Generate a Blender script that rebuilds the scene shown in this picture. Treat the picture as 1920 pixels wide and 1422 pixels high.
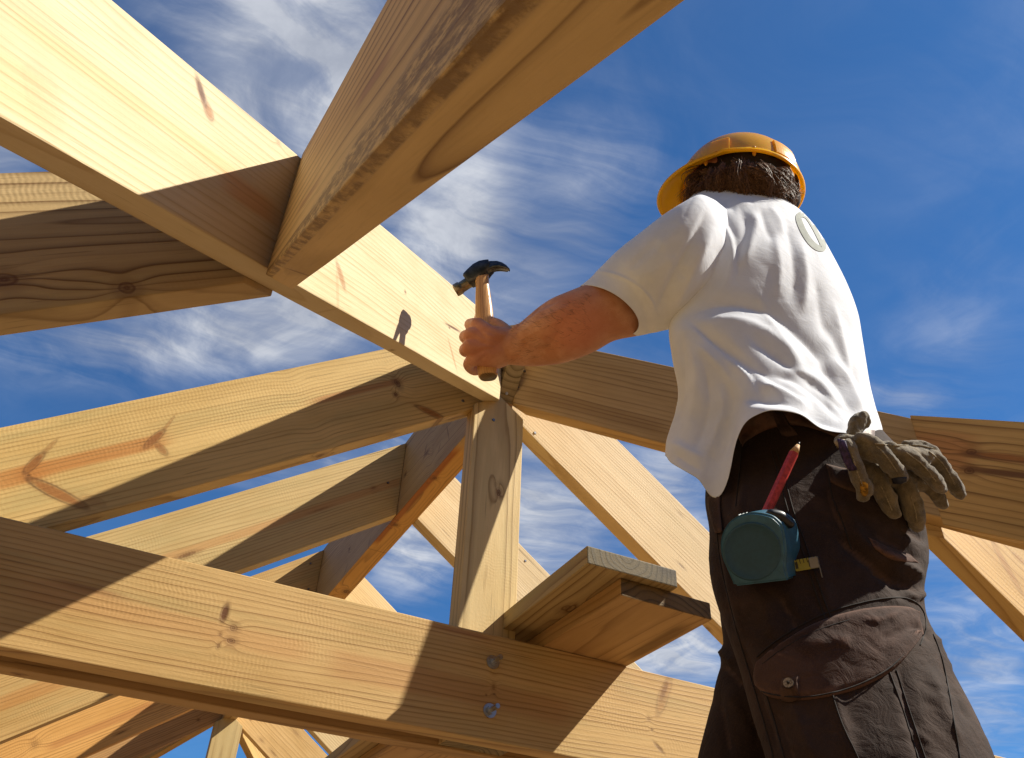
# A carpenter hammering at the apex of a timber hip roof, seen from below.
# cloud banks over the roof: (bearing given as survey-photo sight line x, y, spread x, spread y, weight)
CLOUD_BANKS = [(520, 60, 190, 170, 1.25), (660, 200, 120, 160, 1.15), (400, 230, 130, 110, .95), (1130, 330, 120, 120, .3), (900, 330, 60, 160, .35), (250, 640, 260, 70, .8), (560, 600, 240, 100, 1.05), (700, 560, 90, 60, .7),
               (830, 430, 110, 150, .75), (1050, 420, 180, 170, .38), (770, 1030, 100, 80, 1.05), (640, 860, 200, 60, .9), (1050, 960, 120, 150, .8), (980, 900, 60, 200, .4),
               (1260, 1200, 170, 110, 1.15), (1270, 900, 90, 110, .8), (1000, 570, 150, 90, .5), (1830, 1290, 150, 170, .7), (1790, 640, 90, 130, .2), (1700, 745, 80, 40, .5),
               (0, 290, 110, 70, 1.0), (-500, 300, 400, 400, .6), (1200, -700, 900, 350, .35), (2800, 900, 500, 500, .4)]
SKY_STRENGTH = .052
SKY_TINT = (.46, 1.03, 1.50)
CLOUD_DARK = (4.4, 4.8, 5.8); CLOUD_LIGHT = (9.0, 9.3, 9.9)
HAT_C = (1388, 364, 2.26); HAT_PITCH = 5.
import bpy, bmesh, math, random
import numpy as np
from mathutils import Vector, Matrix
from mathutils.bvhtree import BVHTree
from mathutils import noise as mnoise
random.seed(7); np.random.seed(7)
scn = bpy.context.scene
for o_ in list(bpy.data.objects): bpy.data.objects.remove(o_)

# ------------------------------------------------------------------ camera, sky, sun, exposure
SC, ZG = 0.945, 4.1            # survey units -> metres, height of the roof apex above the ground
def wp(p): return Vector((p[0]*SC, p[1]*SC, p[2]*SC + ZG))
FPX = 1619.826; CXP, CYP = 960.0, 711.0
YAW, PIT, ROL = math.radians(64.17), math.radians(38.63), math.radians(2.77)
EYE = np.array([-0.7624, -1.6472, -1.6273])
_fh = np.array([math.cos(YAW), math.sin(YAW), 0.]); _rt = np.array([math.sin(YAW), -math.cos(YAW), 0.]); _up = np.array([0, 0, 1.])
FW = math.cos(PIT)*_fh + math.sin(PIT)*_up
_u = math.cos(PIT)*_up - math.sin(PIT)*_fh
RT = math.cos(ROL)*_rt + math.sin(ROL)*_u
UP = math.cos(ROL)*_u - math.sin(ROL)*_rt
def ray(x, y): return FW + RT*(x-CXP)/FPX - UP*(y-CYP)/FPX
def at(x, y, d): return EYE + d*ray(x, y)            # sight line of the survey photo at distance d (survey units)
cd = bpy.data.cameras.new("camera"); cam = bpy.data.objects.new("camera", cd); scn.collection.objects.link(cam)
cd.sensor_width = 36; cd.lens = FPX/1920*36; cd.clip_end = 5000; cd.clip_start = 0.02
M = Matrix([[RT[i], UP[i], -FW[i], 0] for i in range(3)] + [[0, 0, 0, 1]]); M.translation = wp(EYE); cam.matrix_world = M
scn.camera = cam

SUN = np.array([.6175, -.3625, .70]); SUN /= np.linalg.norm(SUN)
sl = bpy.data.lights.new("sun", 'SUN'); sl.energy = 5.0; sl.angle = math.radians(.55); sl.color = (1, .93, .80)
so = bpy.data.objects.new("sun", sl); scn.collection.objects.link(so)
so.rotation_euler = Vector(SUN).to_track_quat('Z', 'Y').to_euler(); so.location = (3, -3, 8)
scn.view_settings.view_transform = 'Standard'; scn.view_settings.look = 'None'
scn.view_settings.exposure = 0.72; scn.view_settings.gamma = 1; scn.view_settings.use_curve_mapping = False

class NT:
    """tiny wrapper to write node maths in one line"""
    def __init__(s, tree): s.t = tree; s.n = tree.nodes; s.l = tree.links
    def new(s, ty, **kw):
        n = s.n.new(ty)
        for k, v in kw.items(): setattr(n, k, v)
        return n
    def put(s, sock, v):
        if isinstance(v, bpy.types.NodeSocket): s.l.new(v, sock)
        elif v is not None:
            if hasattr(sock, 'default_value'):
                try: sock.default_value = v
                except Exception: sock.default_value = (*v, 1) if len(v) == 3 else v[:3]
    def m(s, op, a, b=None, c=None, clamp=False):
        n = s.new('ShaderNodeMath', operation=op, use_clamp=clamp)
        for i, v in enumerate((a, b, c)): s.put(n.inputs[i], v)
        return n.outputs[0]
    def v(s, op, a, b=None):
        n = s.new('ShaderNodeVectorMath', operation=op); s.put(n.inputs[0], a)
        if op == 'SCALE': s.put(n.inputs['Scale'], b)
        elif b is not None: s.put(n.inputs[1], b)
        return n.outputs['Value'] if op in ('LENGTH', 'DOT_PRODUCT', 'DISTANCE') else n.outputs[0]
    def sep(s, a):
        n = s.new('ShaderNodeSeparateXYZ'); s.put(n.inputs[0], a); return n.outputs
    def comb(s, x, y, z):
        n = s.new('ShaderNodeCombineXYZ')
        for i, q in enumerate((x, y, z)): s.put(n.inputs[i], q)
        return n.outputs[0]
    def noise(s, vec, scale=1., detail=3., rough=.55, dist=0.):
        n = s.new('ShaderNodeTexNoise'); s.put(n.inputs['Vector'], vec)
        for k, q in (('Scale', scale), ('Detail', detail), ('Roughness', rough), ('Distortion', dist)): s.put(n.inputs[k], q)
        return n.outputs['Fac']
    def mix(s, f, a, b, mode='MIX'):
        n = s.new('ShaderNodeMix', data_type='RGBA', blend_type=mode); s.put(n.inputs[0], f)
        for i, q in ((6, a), (7, b)): s.put(n.inputs[i], (*q, 1) if isinstance(q, tuple) and len(q) == 3 else q)
        return n.outputs[2]
    def ramp(s, f, pts):
        n = s.new('ShaderNodeValToRGB'); e = n.color_ramp.elements
        while len(e) < len(pts): e.new(.5)
        for k, (p, c) in enumerate(pts): e[k].position = p; e[k].color = (c, c, c, 1) if not isinstance(c, tuple) else (*c, 1)
        s.put(n.inputs[0], f); return n.outputs[0]
    def sstep(s, x, a, b):
        n = s.new('ShaderNodeMapRange', interpolation_type='SMOOTHSTEP'); s.put(n.inputs[0], x)
        n.inputs[1].default_value = a; n.inputs[2].default_value = b; return n.outputs[0]

# ---- world: Nishita sky with a thin, high cirrus layer
wd = bpy.data.worlds.new("World"); scn.world = wd; wd.use_nodes = True
wd.node_tree.nodes.clear(); k = NT(wd.node_tree)
sky = k.new('ShaderNodeTexSky', sky_type='NISHITA', sun_disc=False)
sky.sun_elevation = math.asin(SUN[2]); sky.sun_rotation = math.atan2(SUN[0], SUN[1]); sky.air_density = 1.0; sky.dust_density = .25; sky.ozone_density = 3.0; sky.altitude = 300
dirv = k.new('ShaderNodeTexCoord').outputs['Generated']
dx, dy, dz = k.sep(dirv)
iz = k.m('DIVIDE', 1., k.m('MAXIMUM', dz, .12))
pl = k.comb(k.m('MULTIPLY', dx, iz), k.m('MULTIPLY', dy, iz), 0.)      # plane of the cloud layer
def lay(px, py):
    d = ray(px, py); return (d[0]/d[2], d[1]/d[2])
cover = None
for (px, py, rx, ry, wgt) in CLOUD_BANKS:
    c0 = lay(px, py); c1 = lay(px+rx, py); c2 = lay(px, py+ry)
    A = np.array([[c1[0]-c0[0], c2[0]-c0[0]], [c1[1]-c0[1], c2[1]-c0[1]]]); B = np.linalg.inv(A)
    q = k.v('SUBTRACT', pl, (c0[0], c0[1], 0))
    e = k.comb(k.v('DOT_PRODUCT', q, (B[0, 0], B[0, 1], 0)), k.v('DOT_PRODUCT', q, (B[1, 0], B[1, 1], 0)), 0.)
    g = k.m('MULTIPLY', k.m('EXPONENT', k.m('MULTIPLY', k.v('DOT_PRODUCT', e, e), -1.)), wgt)
    cover = g if cover is None else k.m('ADD', cover, g)
warp = k.noise(k.v('SCALE', pl, 2.0), 1., 3., .5)
wv = k.v('ADD', pl, k.v('SCALE', k.comb(warp, k.m('SUBTRACT', 1., warp), 0.), .35))
mp = k.new('ShaderNodeMapping'); k.put(mp.inputs[0], wv); _a, _b = lay(1020, 600), lay(1190, 350); mp.inputs['Rotation'].default_value = (0, 0, -math.atan2(_b[1]-_a[1], _b[0]-_a[0])); mp.inputs['Scale'].default_value = (1.7, 8.5, 1)
fm = k.new('ShaderNodeMapping'); k.put(fm.inputs[0], k.v('ADD', pl, k.v('SCALE', k.comb(warp, k.m('SUBTRACT', 1., warp), 0.), .18))); fm.inputs['Rotation'].default_value = (0, 0, -math.atan2(_b[1]-_a[1], _b[0]-_a[0])+.25); fm.inputs['Scale'].default_value = (3.2, 30., 1)
fine = k.noise(fm.outputs[0], 1., 6., .6, .8)
wisps = k.noise(mp.outputs[0], 1.05, 9., .58, .7)
puff = k.noise(wv, 3.6, 9., .60, .5)
tex = k.m('ADD', k.m('ADD', k.m('MULTIPLY', wisps, .55), k.m('MULTIPLY', puff, .42)), k.m('MULTIPLY', fine, .08))
dens = k.m('MULTIPLY', cover, k.sstep(tex, .38, .72))
dens = k.m('ADD', dens, k.m('MULTIPLY', k.m('SUBTRACT', cover, .4, clamp=True), .5))
dens = k.m('MINIMUM', k.m('ADD', k.m('MAXIMUM', dens, 0.), k.m('MULTIPLY', puff, .05)), 1.)
skyc = k.mix(1., sky.outputs[0], SKY_TINT, 'MULTIPLY')
cloudc = k.mix(k.sstep(puff, .3, .75), CLOUD_DARK, CLOUD_LIGHT)
col = k.mix(k.m('MULTIPLY', dens, .92), skyc, cloudc)
bg = k.new('ShaderNodeBackground'); k.put(bg.inputs[0], col); bg.inputs[1].default_value = SKY_STRENGTH
k.l.new(bg.outputs[0], k.new('ShaderNodeOutputWorld').inputs[0])

# ------------------------------------------------------------------ helpers for building
COL = scn.collection
def mesh_obj(name, me, mat=None, parent=None):
    o = bpy.data.objects.new(name, me); COL.objects.link(o)
    if mat: me.materials.append(mat)
    if parent: o.parent = parent
    return o
def tag(o, label, cat=None, group=None, kind=None):
    if label: o['label'] = label
    if cat: o['category'] = cat
    if group: o['group'] = group
    if kind: o['kind'] = kind
    return o
def smooth(me, on=True): me.polygons.foreach_set('use_smooth', [on]*len(me.polygons))
def from_bm(name, bm, mat=None, parent=None, sm=False):
    me = bpy.data.meshes.new(name); bm.to_mesh(me); bm.free(); smooth(me, sm)
    return mesh_obj(name, me, mat, parent)
def mat_new(name):
    m = bpy.data.materials.new(name); m.use_nodes = True; m.node_tree.nodes.clear()
    k = NT(m.node_tree); b = k.new('ShaderNodeBsdfPrincipled'); k.l.new(b.outputs[0], k.new('ShaderNodeOutputMaterial').inputs[0])
    return m, k, b
def simple(name, color, rough=.5, metal=0., spec=.5, var=.12, vscale=30., bump=0., bscale=200., coat=0., sheen=0.):
    m, k, b = mat_new(name)
    P = k.new('ShaderNodeTexCoord').outputs['Object']
    n = k.noise(P, vscale, 4., .6)
    dk = tuple(c*(1-var*2) for c in color); lt = tuple(min(1, c*(1+var)) for c in color)
    k.put(b.inputs['Base Color'], k.mix(k.sstep(n, .3, .7), dk, lt))
    b.inputs['Roughness'].default_value = rough; b.inputs['Metallic'].default_value = metal; b.inputs['Specular IOR Level'].default_value = spec
    if coat: b.inputs['Coat Weight'].default_value = coat
    if sheen: b.inputs['Sheen Weight'].default_value = sheen
    if bump:
        bp = k.new('ShaderNodeBump'); bp.inputs['Strength'].default_value = bump; bp.inputs['Distance'].default_value = .002
        k.put(bp.inputs['Height'], k.noise(P, bscale, 3., .6)); k.put(b.inputs['Normal'], bp.outputs[0])
    return m

# ------------------------------------------------------------------ sawn pine
PINE = (.62, .42, .17); PINE_D = (.34, .18, .05)
def wood(name, base=PINE, late=PINE_D, period=.011, pith=(.02, -.35), tilt=(0., .02), seed=0., knots=(), streaks=(), saw=.25, ringk=.55, rough_band=None, green=.0, endk=1.):
    base = tuple(q*f for q, f in zip(base, (1.03, .995, .91))); late = tuple(q*f for q, f in zip(late, (.70, .60, .46))); ringk = min(.95, ringk*1.25)
    rv_ = random.Random(name); q_ = rv_.uniform(.88, 1.06); g_ = rv_.uniform(-.035, .035); base = (base[0]*q_*(1-g_), base[1]*q_, base[2]*q_*(1+g_*1.5))
    m, k, b = mat_new(name)
    P = k.new('ShaderNodeTexCoord').outputs['Object']
    x, y, z = k.sep(P)
    so_ = k.v('ADD', P, (seed*3.1, seed*1.7, seed*.9))
    lowf = k.noise(k.v('MULTIPLY', so_, (1.0, 8., 8.)), 1., 2., .5)
    lowg = k.noise(k.v('MULTIPLY', so_, (5., 26., 26.)), 1., 3., .55)
    # knots: branch runs through the thickness (axis y) or the depth (axis z)
    kd = None; kcol = None; pull = None
    spk = None; edge_ = None
    for (kx, kv, rx, rv, ax, dark, *an) in knots:
        w_ = z if ax == 'y' else y
        jx = k.m('MULTIPLY', k.m('SUBTRACT', lowg, .5), 1.7)
        ddx, ddv = k.m('SUBTRACT', x, kx), k.m('SUBTRACT', w_, kv)
        if an:
            ca, sa = math.cos(an[0]), math.sin(an[0])
            ddx, ddv = k.m('ADD', k.m('MULTIPLY', ddx, ca), k.m('MULTIPLY', ddv, sa)), k.m('SUBTRACT', k.m('MULTIPLY', ddv, ca), k.m('MULTIPLY', ddx, sa))
            jx = k.m('MULTIPLY', jx, .35)
        ux = k.m('ADD', k.m('DIVIDE', ddx, rx), jx); uv = k.m('SUBTRACT', k.m('DIVIDE', ddv, rv), jx)
        d2 = k.m('ADD', k.m('MULTIPLY', ux, ux), k.m('MULTIPLY', uv, uv))
        if an:
            eg = k.m('MULTIPLY', k.m('MULTIPLY', k.sstep(d2, .55, 1.0), k.m('SUBTRACT', 1., k.sstep(d2, 1.0, 1.7))), .65*abs(dark)); edge_ = eg if edge_ is None else k.m('MAXIMUM', edge_, eg)
            q_ = k.m('MULTIPLY', k.m('SUBTRACT', 1., k.sstep(d2, .3, 1.3)), abs(dark)); rim = k.m('MULTIPLY', k.m('SUBTRACT', 1., k.sstep(d2, .8, 3.2)), .3*abs(dark)); q_ = k.m('MAXIMUM', q_, rim)
            if dark < 0: kd = q_ if kd is None else k.m('MAXIMUM', kd, q_)
            else: spk = q_ if spk is None else k.m('MAXIMUM', spk, q_)
            continue
        wide = k.m('EXPONENT', k.m('MULTIPLY', d2, -.16))
        sgn = k.m('MULTIPLY', k.m('DIVIDE', uv, k.m('ADD', k.m('ABSOLUTE', uv), .5)), rv*2.2)
        pl_ = k.m('MULTIPLY', wide, sgn); pull = pl_ if pull is None else k.m('ADD', pull, pl_)
        core = k.m('MULTIPLY', k.m('SUBTRACT', 1., k.sstep(d2, .35, 1.25)), dark)
        halo = k.m('MULTIPLY', k.m('SUBTRACT', 1., k.sstep(d2, .8, 4.5)), .35*dark)
        ring = k.m('MULTIPLY', core, k.m('ADD', .82, k.m('MULTIPLY', k.m('SINE', k.m('ADD', k.m('MULTIPLY', k.m('SQRT', d2), 11.), k.m('MULTIPLY', lowg, 12.))), .16)))
        cc = k.m('MAXIMUM', ring, halo); kd = cc if kd is None else k.m('MAXIMUM', kd, cc)
    yy = k.m('SUBTRACT', k.m('SUBTRACT', y, pith[0]), k.m('MULTIPLY', x, tilt[0]))
    zz = k.m('SUBTRACT', k.m('SUBTRACT', z, pith[1]), k.m('MULTIPLY', x, tilt[1]))
    if pull is not None: zz = k.m('ADD', zz, pull); yy = k.m('ADD', yy, k.m('MULTIPLY', pull, .6))
    r = k.m('SQRT', k.m('ADD', k.m('MULTIPLY', yy, yy), k.m('MULTIPLY', zz, zz)))
    r = k.m('ADD', r, k.m('MULTIPLY', k.m('SUBTRACT', lowf, .5), .055))
    r = k.m('ADD', r, k.m('MULTIPLY', k.m('SUBTRACT', lowg, .5), .0035))
    r = k.m('ADD', r, k.m('MULTIPLY', k.noise(k.comb(0., 0., k.m('MULTIPLY', r, 18.)), 1., 2.), .02))
    fr = k.m('FRACT', k.m('DIVIDE', r, period))
    late_m = k.ramp(fr, [(0., .12), (.45, .0), (.78, .45), (.93, 1.), (1., .10)])
    late_m = k.m('MULTIPLY', late_m, k.m('ADD', .30, k.sstep(k.noise(k.comb(k.m('MULTIPLY', r, 55.), k.m('MULTIPLY', x, .9), seed*2.), 1., 2., .6), .34, .66)), None, True)
    fib = k.noise(k.v('MULTIPLY', so_, (14., 420., 420.)), 1., 2., .6)
    fib2 = k.noise(k.v('MULTIPLY', so_, (3., 70., 70.)), 1., 3., .6)
    blot = k.noise(k.v('MULTIPLY', so_, (3.2, 8., 11.)), 1., 4., .6)
    c = k.mix(k.sstep(blot, .35, .75), base, tuple(q*f for q, f in zip(base, (.84, .80, .70))))
    if green: c = k.mix(k.m('MULTIPLY', k.sstep(k.noise(k.v('MULTIPLY', so_, (2., 7., 16.)), 1.3, 3.), .45, .7), green), c, (.34, .31, .13))
    for (sv, sw, x0, x1, colr, amt, ax, *zl) in streaks:
        w_ = z if ax == 'y' else y
        sd = k.m('ABSOLUTE', k.m('DIVIDE', k.m('SUBTRACT', k.m('ADD', w_, k.m('MULTIPLY', k.m('SUBTRACT', lowf, .5), .03)), sv), sw))
        mk = k.m('SUBTRACT', 1., k.sstep(k.m('ADD', sd, k.m('MULTIPLY', k.m('SUBTRACT', fib2, .5), .9)), .55, 1.2))
        mk = k.m('MULTIPLY', mk, k.m('MULTIPLY', k.sstep(x, x0, x0+.06), k.m('SUBTRACT', 1., k.sstep(x, x1-.06, x1))))
        if zl: mk = k.m('MULTIPLY', mk, k.m('LESS_THAN', z, zl[0]))
        c = k.mix(k.m('MULTIPLY', mk, amt), c, colr)
    c = k.mix(k.m('MULTIPLY', late_m, ringk), c, late)
    c = k.mix(k.m('MULTIPLY', k.m('SUBTRACT', fib, .5), .55, clamp=True), c, late)
    c = k.mix(k.m('MULTIPLY', k.m('SUBTRACT', .5, fib2), .5, clamp=True), c, tuple(min(1, q*1.12) for q in base))
    c = k.mix(k.m('MULTIPLY', k.sstep(k.noise(k.v('MULTIPLY', so_, (9., 260., 260.)), 1., 1.), .70, .78), .35), c, tuple(q*.45 for q in late))
    chk = k.noise(k.v('MULTIPLY', so_, (1.6, 150., 150.)), 1., 2., .5)
    c = k.mix(k.m('MULTIPLY', k.m('MULTIPLY', k.sstep(chk, .70, .76), k.sstep(blot, .45, .6)), .75), c, (.07, .035, .012))
    if spk is not None: c = k.mix(spk, c, k.mix(k.m('ADD', k.m('MULTIPLY', fib, .6), k.m('MULTIPLY', lowg, .4)), (.10, .030, .006), (.52, .22, .055)))
    if edge_ is not None: c = k.mix(k.m('MULTIPLY', edge_, k.m('ADD', .3, lowg), None, True), c, (.09, .035, .010))
    if kd is not None: c = k.mix(kd, c, k.mix(fib2, (.055, .022, .008), (.20, .075, .018)))
    nrm = k.sep(k.new('ShaderNodeTexCoord').outputs['Normal']); endg = k.sstep(k.m('ABSOLUTE', nrm[0]), .75, .9)      # end grain drinks more light
    c = k.mix(k.m('MULTIPLY', endg, k.m('ADD', .70*endk, k.m('MULTIPLY', late_m, .28))), c, (.070, .049, .014)); c = k.mix(k.m('MULTIPLY', k.m('MULTIPLY', endg, k.sstep(blot, .5, .7)), .6*endk), c, (.035, .022, .008))
    sawn = k.m('SINE', k.m('ADD', k.m('MULTIPLY', x, 860.), k.m('ADD', k.m('MULTIPLY', lowg, 26.), k.m('MULTIPLY', z, 60.)))); saw = saw*.36
    h = k.m('ADD', k.m('MULTIPLY', late_m, .55), k.m('MULTIPLY', fib, .55))
    patch = k.sstep(k.noise(k.v('MULTIPLY', so_, (4., 6., 7.)), 1.7, 2.), .45, .62)
    sm_ = k.m('MULTIPLY', k.m('MULTIPLY', sawn, saw), patch)
    h = k.m('ADD', h, k.m('ADD', sm_, k.m('MULTIPLY', k.noise(k.v('MULTIPLY', so_, (160., 240., 240.)), 1., 3.), .5)))
    c = k.mix(k.m('MULTIPLY', k.m('ABSOLUTE', sm_), .16), c, tuple(q*.55 for q in base))
    if kd is not None: h = k.m('SUBTRACT', h, k.m('MULTIPLY', kd, k.m('ADD', .6, fib)))
    if rough_band:                                        # wane left rough by the saw along one arris
        z0, x0 = rough_band[:2]
        lim = k.m('ADD', z0, k.m('MULTIPLY', k.m('MAXIMUM', k.m('SUBTRACT', x, x0), 0.), .075))
        rb = k.m('MULTIPLY', k.sstep(y, .0105, .0125), 1.) if rough_band[2] > 0 else k.m('SUBTRACT', 1., k.sstep(y, -.0125, -.0105))
        rb = k.m('MULTIPLY', rb, k.m('SUBTRACT', 1., k.sstep(k.m('SUBTRACT', z, k.m('ADD', lim, k.m('MULTIPLY', lowg, .022))), -.004, .006)))
        tooth = k.noise(k.v('MULTIPLY', k.comb(k.m('ADD', x, k.m('MULTIPLY', z, .5)), y, z), (46., 60., 210.)), 1., 5., .72)
        c = k.mix(k.m('MULTIPLY', rb, k.sstep(tooth, .62, .40)), c, (.25, .155, .065)); h = k.m('ADD', h, k.m('MULTIPLY', k.m('MULTIPLY', rb, tooth), 3.2))
    k.put(b.inputs['Base Color'], c)
    b.inputs['Roughness'].default_value = .62; b.inputs['Specular IOR Level'].default_value = .28
    bp = k.new('ShaderNodeBump'); bp.inputs['Strength'].default_value = .42; bp.inputs['Distance'].default_value = .0011
    k.put(bp.inputs['Height'], h); k.put(b.inputs['Normal'], bp.outputs[0])
    return m

# ------------------------------------------------------------------ boards (survey units in, metres out)
TP = math.tan(math.radians(35.31)); CP = math.cos(math.radians(35.31)); PCD = .27; TC = .0442; TH = .0417; S2 = math.sqrt(2)
class Board:
    """sawn timber: top centre line origin + t*axis, thickness thk (horizontal), depth square to the axis"""
    def __init__(s, origin, axis, t0, t1, thk, depth, cuts=()):
        s.X = Vector(axis).normalized(); up = Vector((0, 0, 1))
        if abs(s.X.z) > .99: s.Y = Vector((0, 1, 0))
        else: s.Y = up.cross(s.X).normalized()
        s.Z = s.X.cross(s.Y).normalized()
        s.o = Vector(origin); s.t0, s.t1, s.thk, s.depth = t0, t1, thk, depth; s.cuts = cuts
        s.mw = Matrix([[s.X[i], s.Y[i], s.Z[i], 0] for i in range(3)] + [[0, 0, 0, 1]])
        s.mw.translation = wp(s.o)
    def face(s, px, py, side):
        """local (x, y, z in metres) of a sight line on one face: side = +1/-1 (faces in Y) or 'u' (underside)"""
        n = s.Z if side == 'u' else s.Y
        p0 = s.o - s.Z*s.depth if side == 'u' else s.o + s.Y*(s.thk/2*side)
        d = Vector(ray(px, py)); e = Vector(EYE); t = (p0-e).dot(n)/d.dot(n); q = e + d*t - s.o
        return (q.dot(s.X)*SC, q.dot(s.Y)*SC, q.dot(s.Z)*SC)
    def build(s, name, mat, parent=None, bev=.0022):
        bm = bmesh.new(); a = .0 
        vs = [bm.verts.new((t*SC, y*s.thk/2*SC, z*s.depth*SC)) for t in (s.t0, s.t1) for y in (-1, 1) for z in (-1, 0)]
        for f in ((0, 1, 3, 2), (4, 6, 7, 5), (0, 4, 5, 1), (2, 3, 7, 6), (0, 2, 6, 4), (1, 5, 7, 3)): bm.faces.new([vs[i] for i in f])
        bmesh.ops.recalc_face_normals(bm, faces=bm.faces)
        for (p, n) in s.cuts:                            # keep the side the normal points away from
            q = Vector(p) - s.o; pl_ = Vector((q.dot(s.X), q.dot(s.Y), q.dot(s.Z)))*SC; n = Vector(n); nl = Vector((n.dot(s.X), n.dot(s.Y), n.dot(s.Z)))
            r_ = bmesh.ops.bisect_plane(bm, geom=bm.verts[:]+bm.edges[:]+bm.faces[:], plane_co=pl_, plane_no=nl, clear_outer=True)
            ed = [e for e in r_['geom_cut'] if isinstance(e, bmesh.types.BMEdge)]
            if ed: bmesh.ops.contextual_create(bm, geom=ed)
        bmesh.ops.recalc_face_normals(bm, faces=bm.faces)
        bmesh.ops.bevel(bm, geom=[e for e in bm.edges if len(e.link_faces) == 2 and e.calc_face_angle() > .3], offset=bev, segments=2, profile=.6, affect='EDGES', clamp_overlap=True)
        xs = [v.co.x for v in bm.verts]; xa, xb = min(xs), max(xs); sd = random.random()*50         # sawn timber is never quite straight
        for i in range(1, 22):
            bmesh.ops.bisect_plane(bm, geom=bm.verts[:]+bm.edges[:]+bm.faces[:], plane_co=(xa+(xb-xa)*(i+random.uniform(-.2, .2))/22, 0, 0), plane_no=(1, 0, 0))
        for v in bm.verts:
            if xa+.03 < v.co.x < xb-.03:
                e_ = 1 if v.co.z > -s.depth*SC*.5 else -1
                v.co.y += .0011*mnoise.noise((v.co.x*2.2, sd, 0)); v.co.z += .0014*mnoise.noise((v.co.x*2.6, sd+9+e_*5, 0)) + .0004*mnoise.noise((v.co.x*17, sd+3*e_+(2 if v.co.y > 0 else 0), 0))
        o = from_bm(name, bm, mat, parent); o.matrix_world = s.mw; s.ob = o
        return o
    def knots(s, lst):
        """(px, py, rx mm, rv mm, side, darkness) -> wood() knots"""
        out = []
        for (px, py, rx, rv, side, dk) in lst:
            p = s.face(px, py, side); out.append((p[0], p[1] if side == 'u' else p[2], rx/1000, rv/1000, 'z' if side == 'u' else 'y', dk))
        return out
    def spike(s, a, b, wmm, side, dark):
        """branch cut along its length, from sight line a to b; dark < 0 is an open, nearly black one"""
        p, q = s.face(*a, side), s.face(*b, side); i = 1 if side == 'u' else 2; d = (q[0]-p[0], q[i]-p[i])
        return ((p[0]+q[0])/2, (p[i]+q[i])/2, math.hypot(*d)/2, wmm/1000, 'z' if side == 'u' else 'y', dark, math.atan2(d[1], d[0]))
    def streak(s, a, b, wmm, side, col, amt):
        p, q = s.face(*a, side), s.face(*b, side); i = 1 if side == 'u' else 2
        return ((p[i]+q[i])/2, wmm/1000, min(p[0], q[0])-.05, max(p[0], q[0])+.05, col, amt, 'z' if side == 'u' else 'y', *([-s.depth*SC+.0015] if side == 'u' else []))

RUN = 1.78          # plan run of the roof, apex to eave
YC = dict(D=-.0064, E=.6562, G=1.536, L=2.414, Z=3.07)
def common(y, side, end=None, top=None):
    c = []
    if top is not None: c.append(top)
    c.append(((side*RUN, 0, 0), (side, 0, 0)))
    return Board((0, y, 0), (side, 0, -TP), -.1, 2.4, TC, PCD*CP, c)
ORANGE = (.50, .20, .045)
GROUP_C = "common rafters of the roof"
RIDW = .0655
# ridge
b_ridge = Board((0, 0, -.0151), (0, 1, 0), .036, 3.035, RIDW, .2802)
kn = [b_ridge.spike((745, 862), (775, 820), 4, 1, -.5), b_ridge.spike((715, 905), (735, 870), 3, 1, -.5), b_ridge.spike((795, 858), (800, 836), 4, 1, -.6), b_ridge.spike((838, 800), (842, 822), 2, 1, -.6), b_ridge.spike((822, 848), (826, 832), 2, 1, -.6), b_ridge.spike((690, 1030), (694, 1010), 2, 1, -.6), b_ridge.spike((645, 1078), (652, 1058), 3, 1, -.5)] + b_ridge.knots([(760, 890, 9, 7, 1, .9), (800, 850, 14, 6, 1, .8), (655, 1030, 8, 7, 1, .8), (815, 897, 9, 8, 'u', .9), (742, 985, 9, 9, 'u', .9), (650, 1110, 16, 13, 'u', .9)])
st = [b_ridge.streak((870, 850), (625, 1120), 70, 'u', (.66, .33, .06), .75), b_ridge.streak((850, 850), (705, 1012), 15, 'u', (.33, .085, .012), .85)]  # wide orange band is bounce light painted on the underside; narrow one is heartwood
o = b_ridge.build('ridge_board', wood('ridge_pine', (.60, .41, .20), (.26, .13, .05), .007, (.05, -.1), (0, .01), 3, kn, st, saw=.1, ringk=.6))
tag(o, 'weathered ridge board with an orange streaked underside, warm bounce light painted in, running back behind the king post', 'ridge board')

def rafter(key, b, label, mat, group=GROUP_C, name='rafter', cat='rafter'):
    o = b.build(name, mat); tag(o, label, cat, group); return o
xl = lambda v: ((v, 0, 0), (1, 0, 0)); xr = lambda v: ((v, 0, 0), (-1, 0, 0))
HW = RIDW/2 + .001
# left slope
bD = common(YC['D'], -1, top=xl(-.0005))
kn = [bD.spike((270, 842), (308, 806), 7, 1, .95), bD.spike((300, 815), (326, 782), 3, 1, .5), bD.spike((290, 830), (312, 853), 7, 1, .75), bD.spike((46, 886), (82, 850), 7, 1, .95), bD.spike((70, 862), (106, 825), 4, 1, .5), bD.spike((60, 900), (158, 950), 10, 1, .95), bD.spike((150, 930), (195, 948), 9, 1, .3)] + bD.knots([(52, 892, 3, 2, 1, .9), (745, 718, 8, 14, 1, .9), (742, 740, 6, 6, 1, 1.), (602, 853, 13, 8, 'u', .8), (850, 785, 22, 5, 'u', .7)]) + [bD.spike((782, 762), (832, 785), 8, 1, .9)]
st = [bD.streak((60, 885), (290, 832), 17, 1, ORANGE, .85), bD.streak((0, 905), (62, 885), 20, 1, ORANGE, .8), bD.streak((600, 745), (740, 722), 9, 1, (.42, .17, .05), .7)]
rafter('D', bD, 'pine rafter left of the king post with two orange spike knots', wood('pine_d', (.64, .46, .20), (.36, .22, .075), .0085, (.01, -.42), (0, .03), 1, kn, st, ringk=.5, green=.35))
bE = common(YC['E'], -1, top=xl(-HW))
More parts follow.
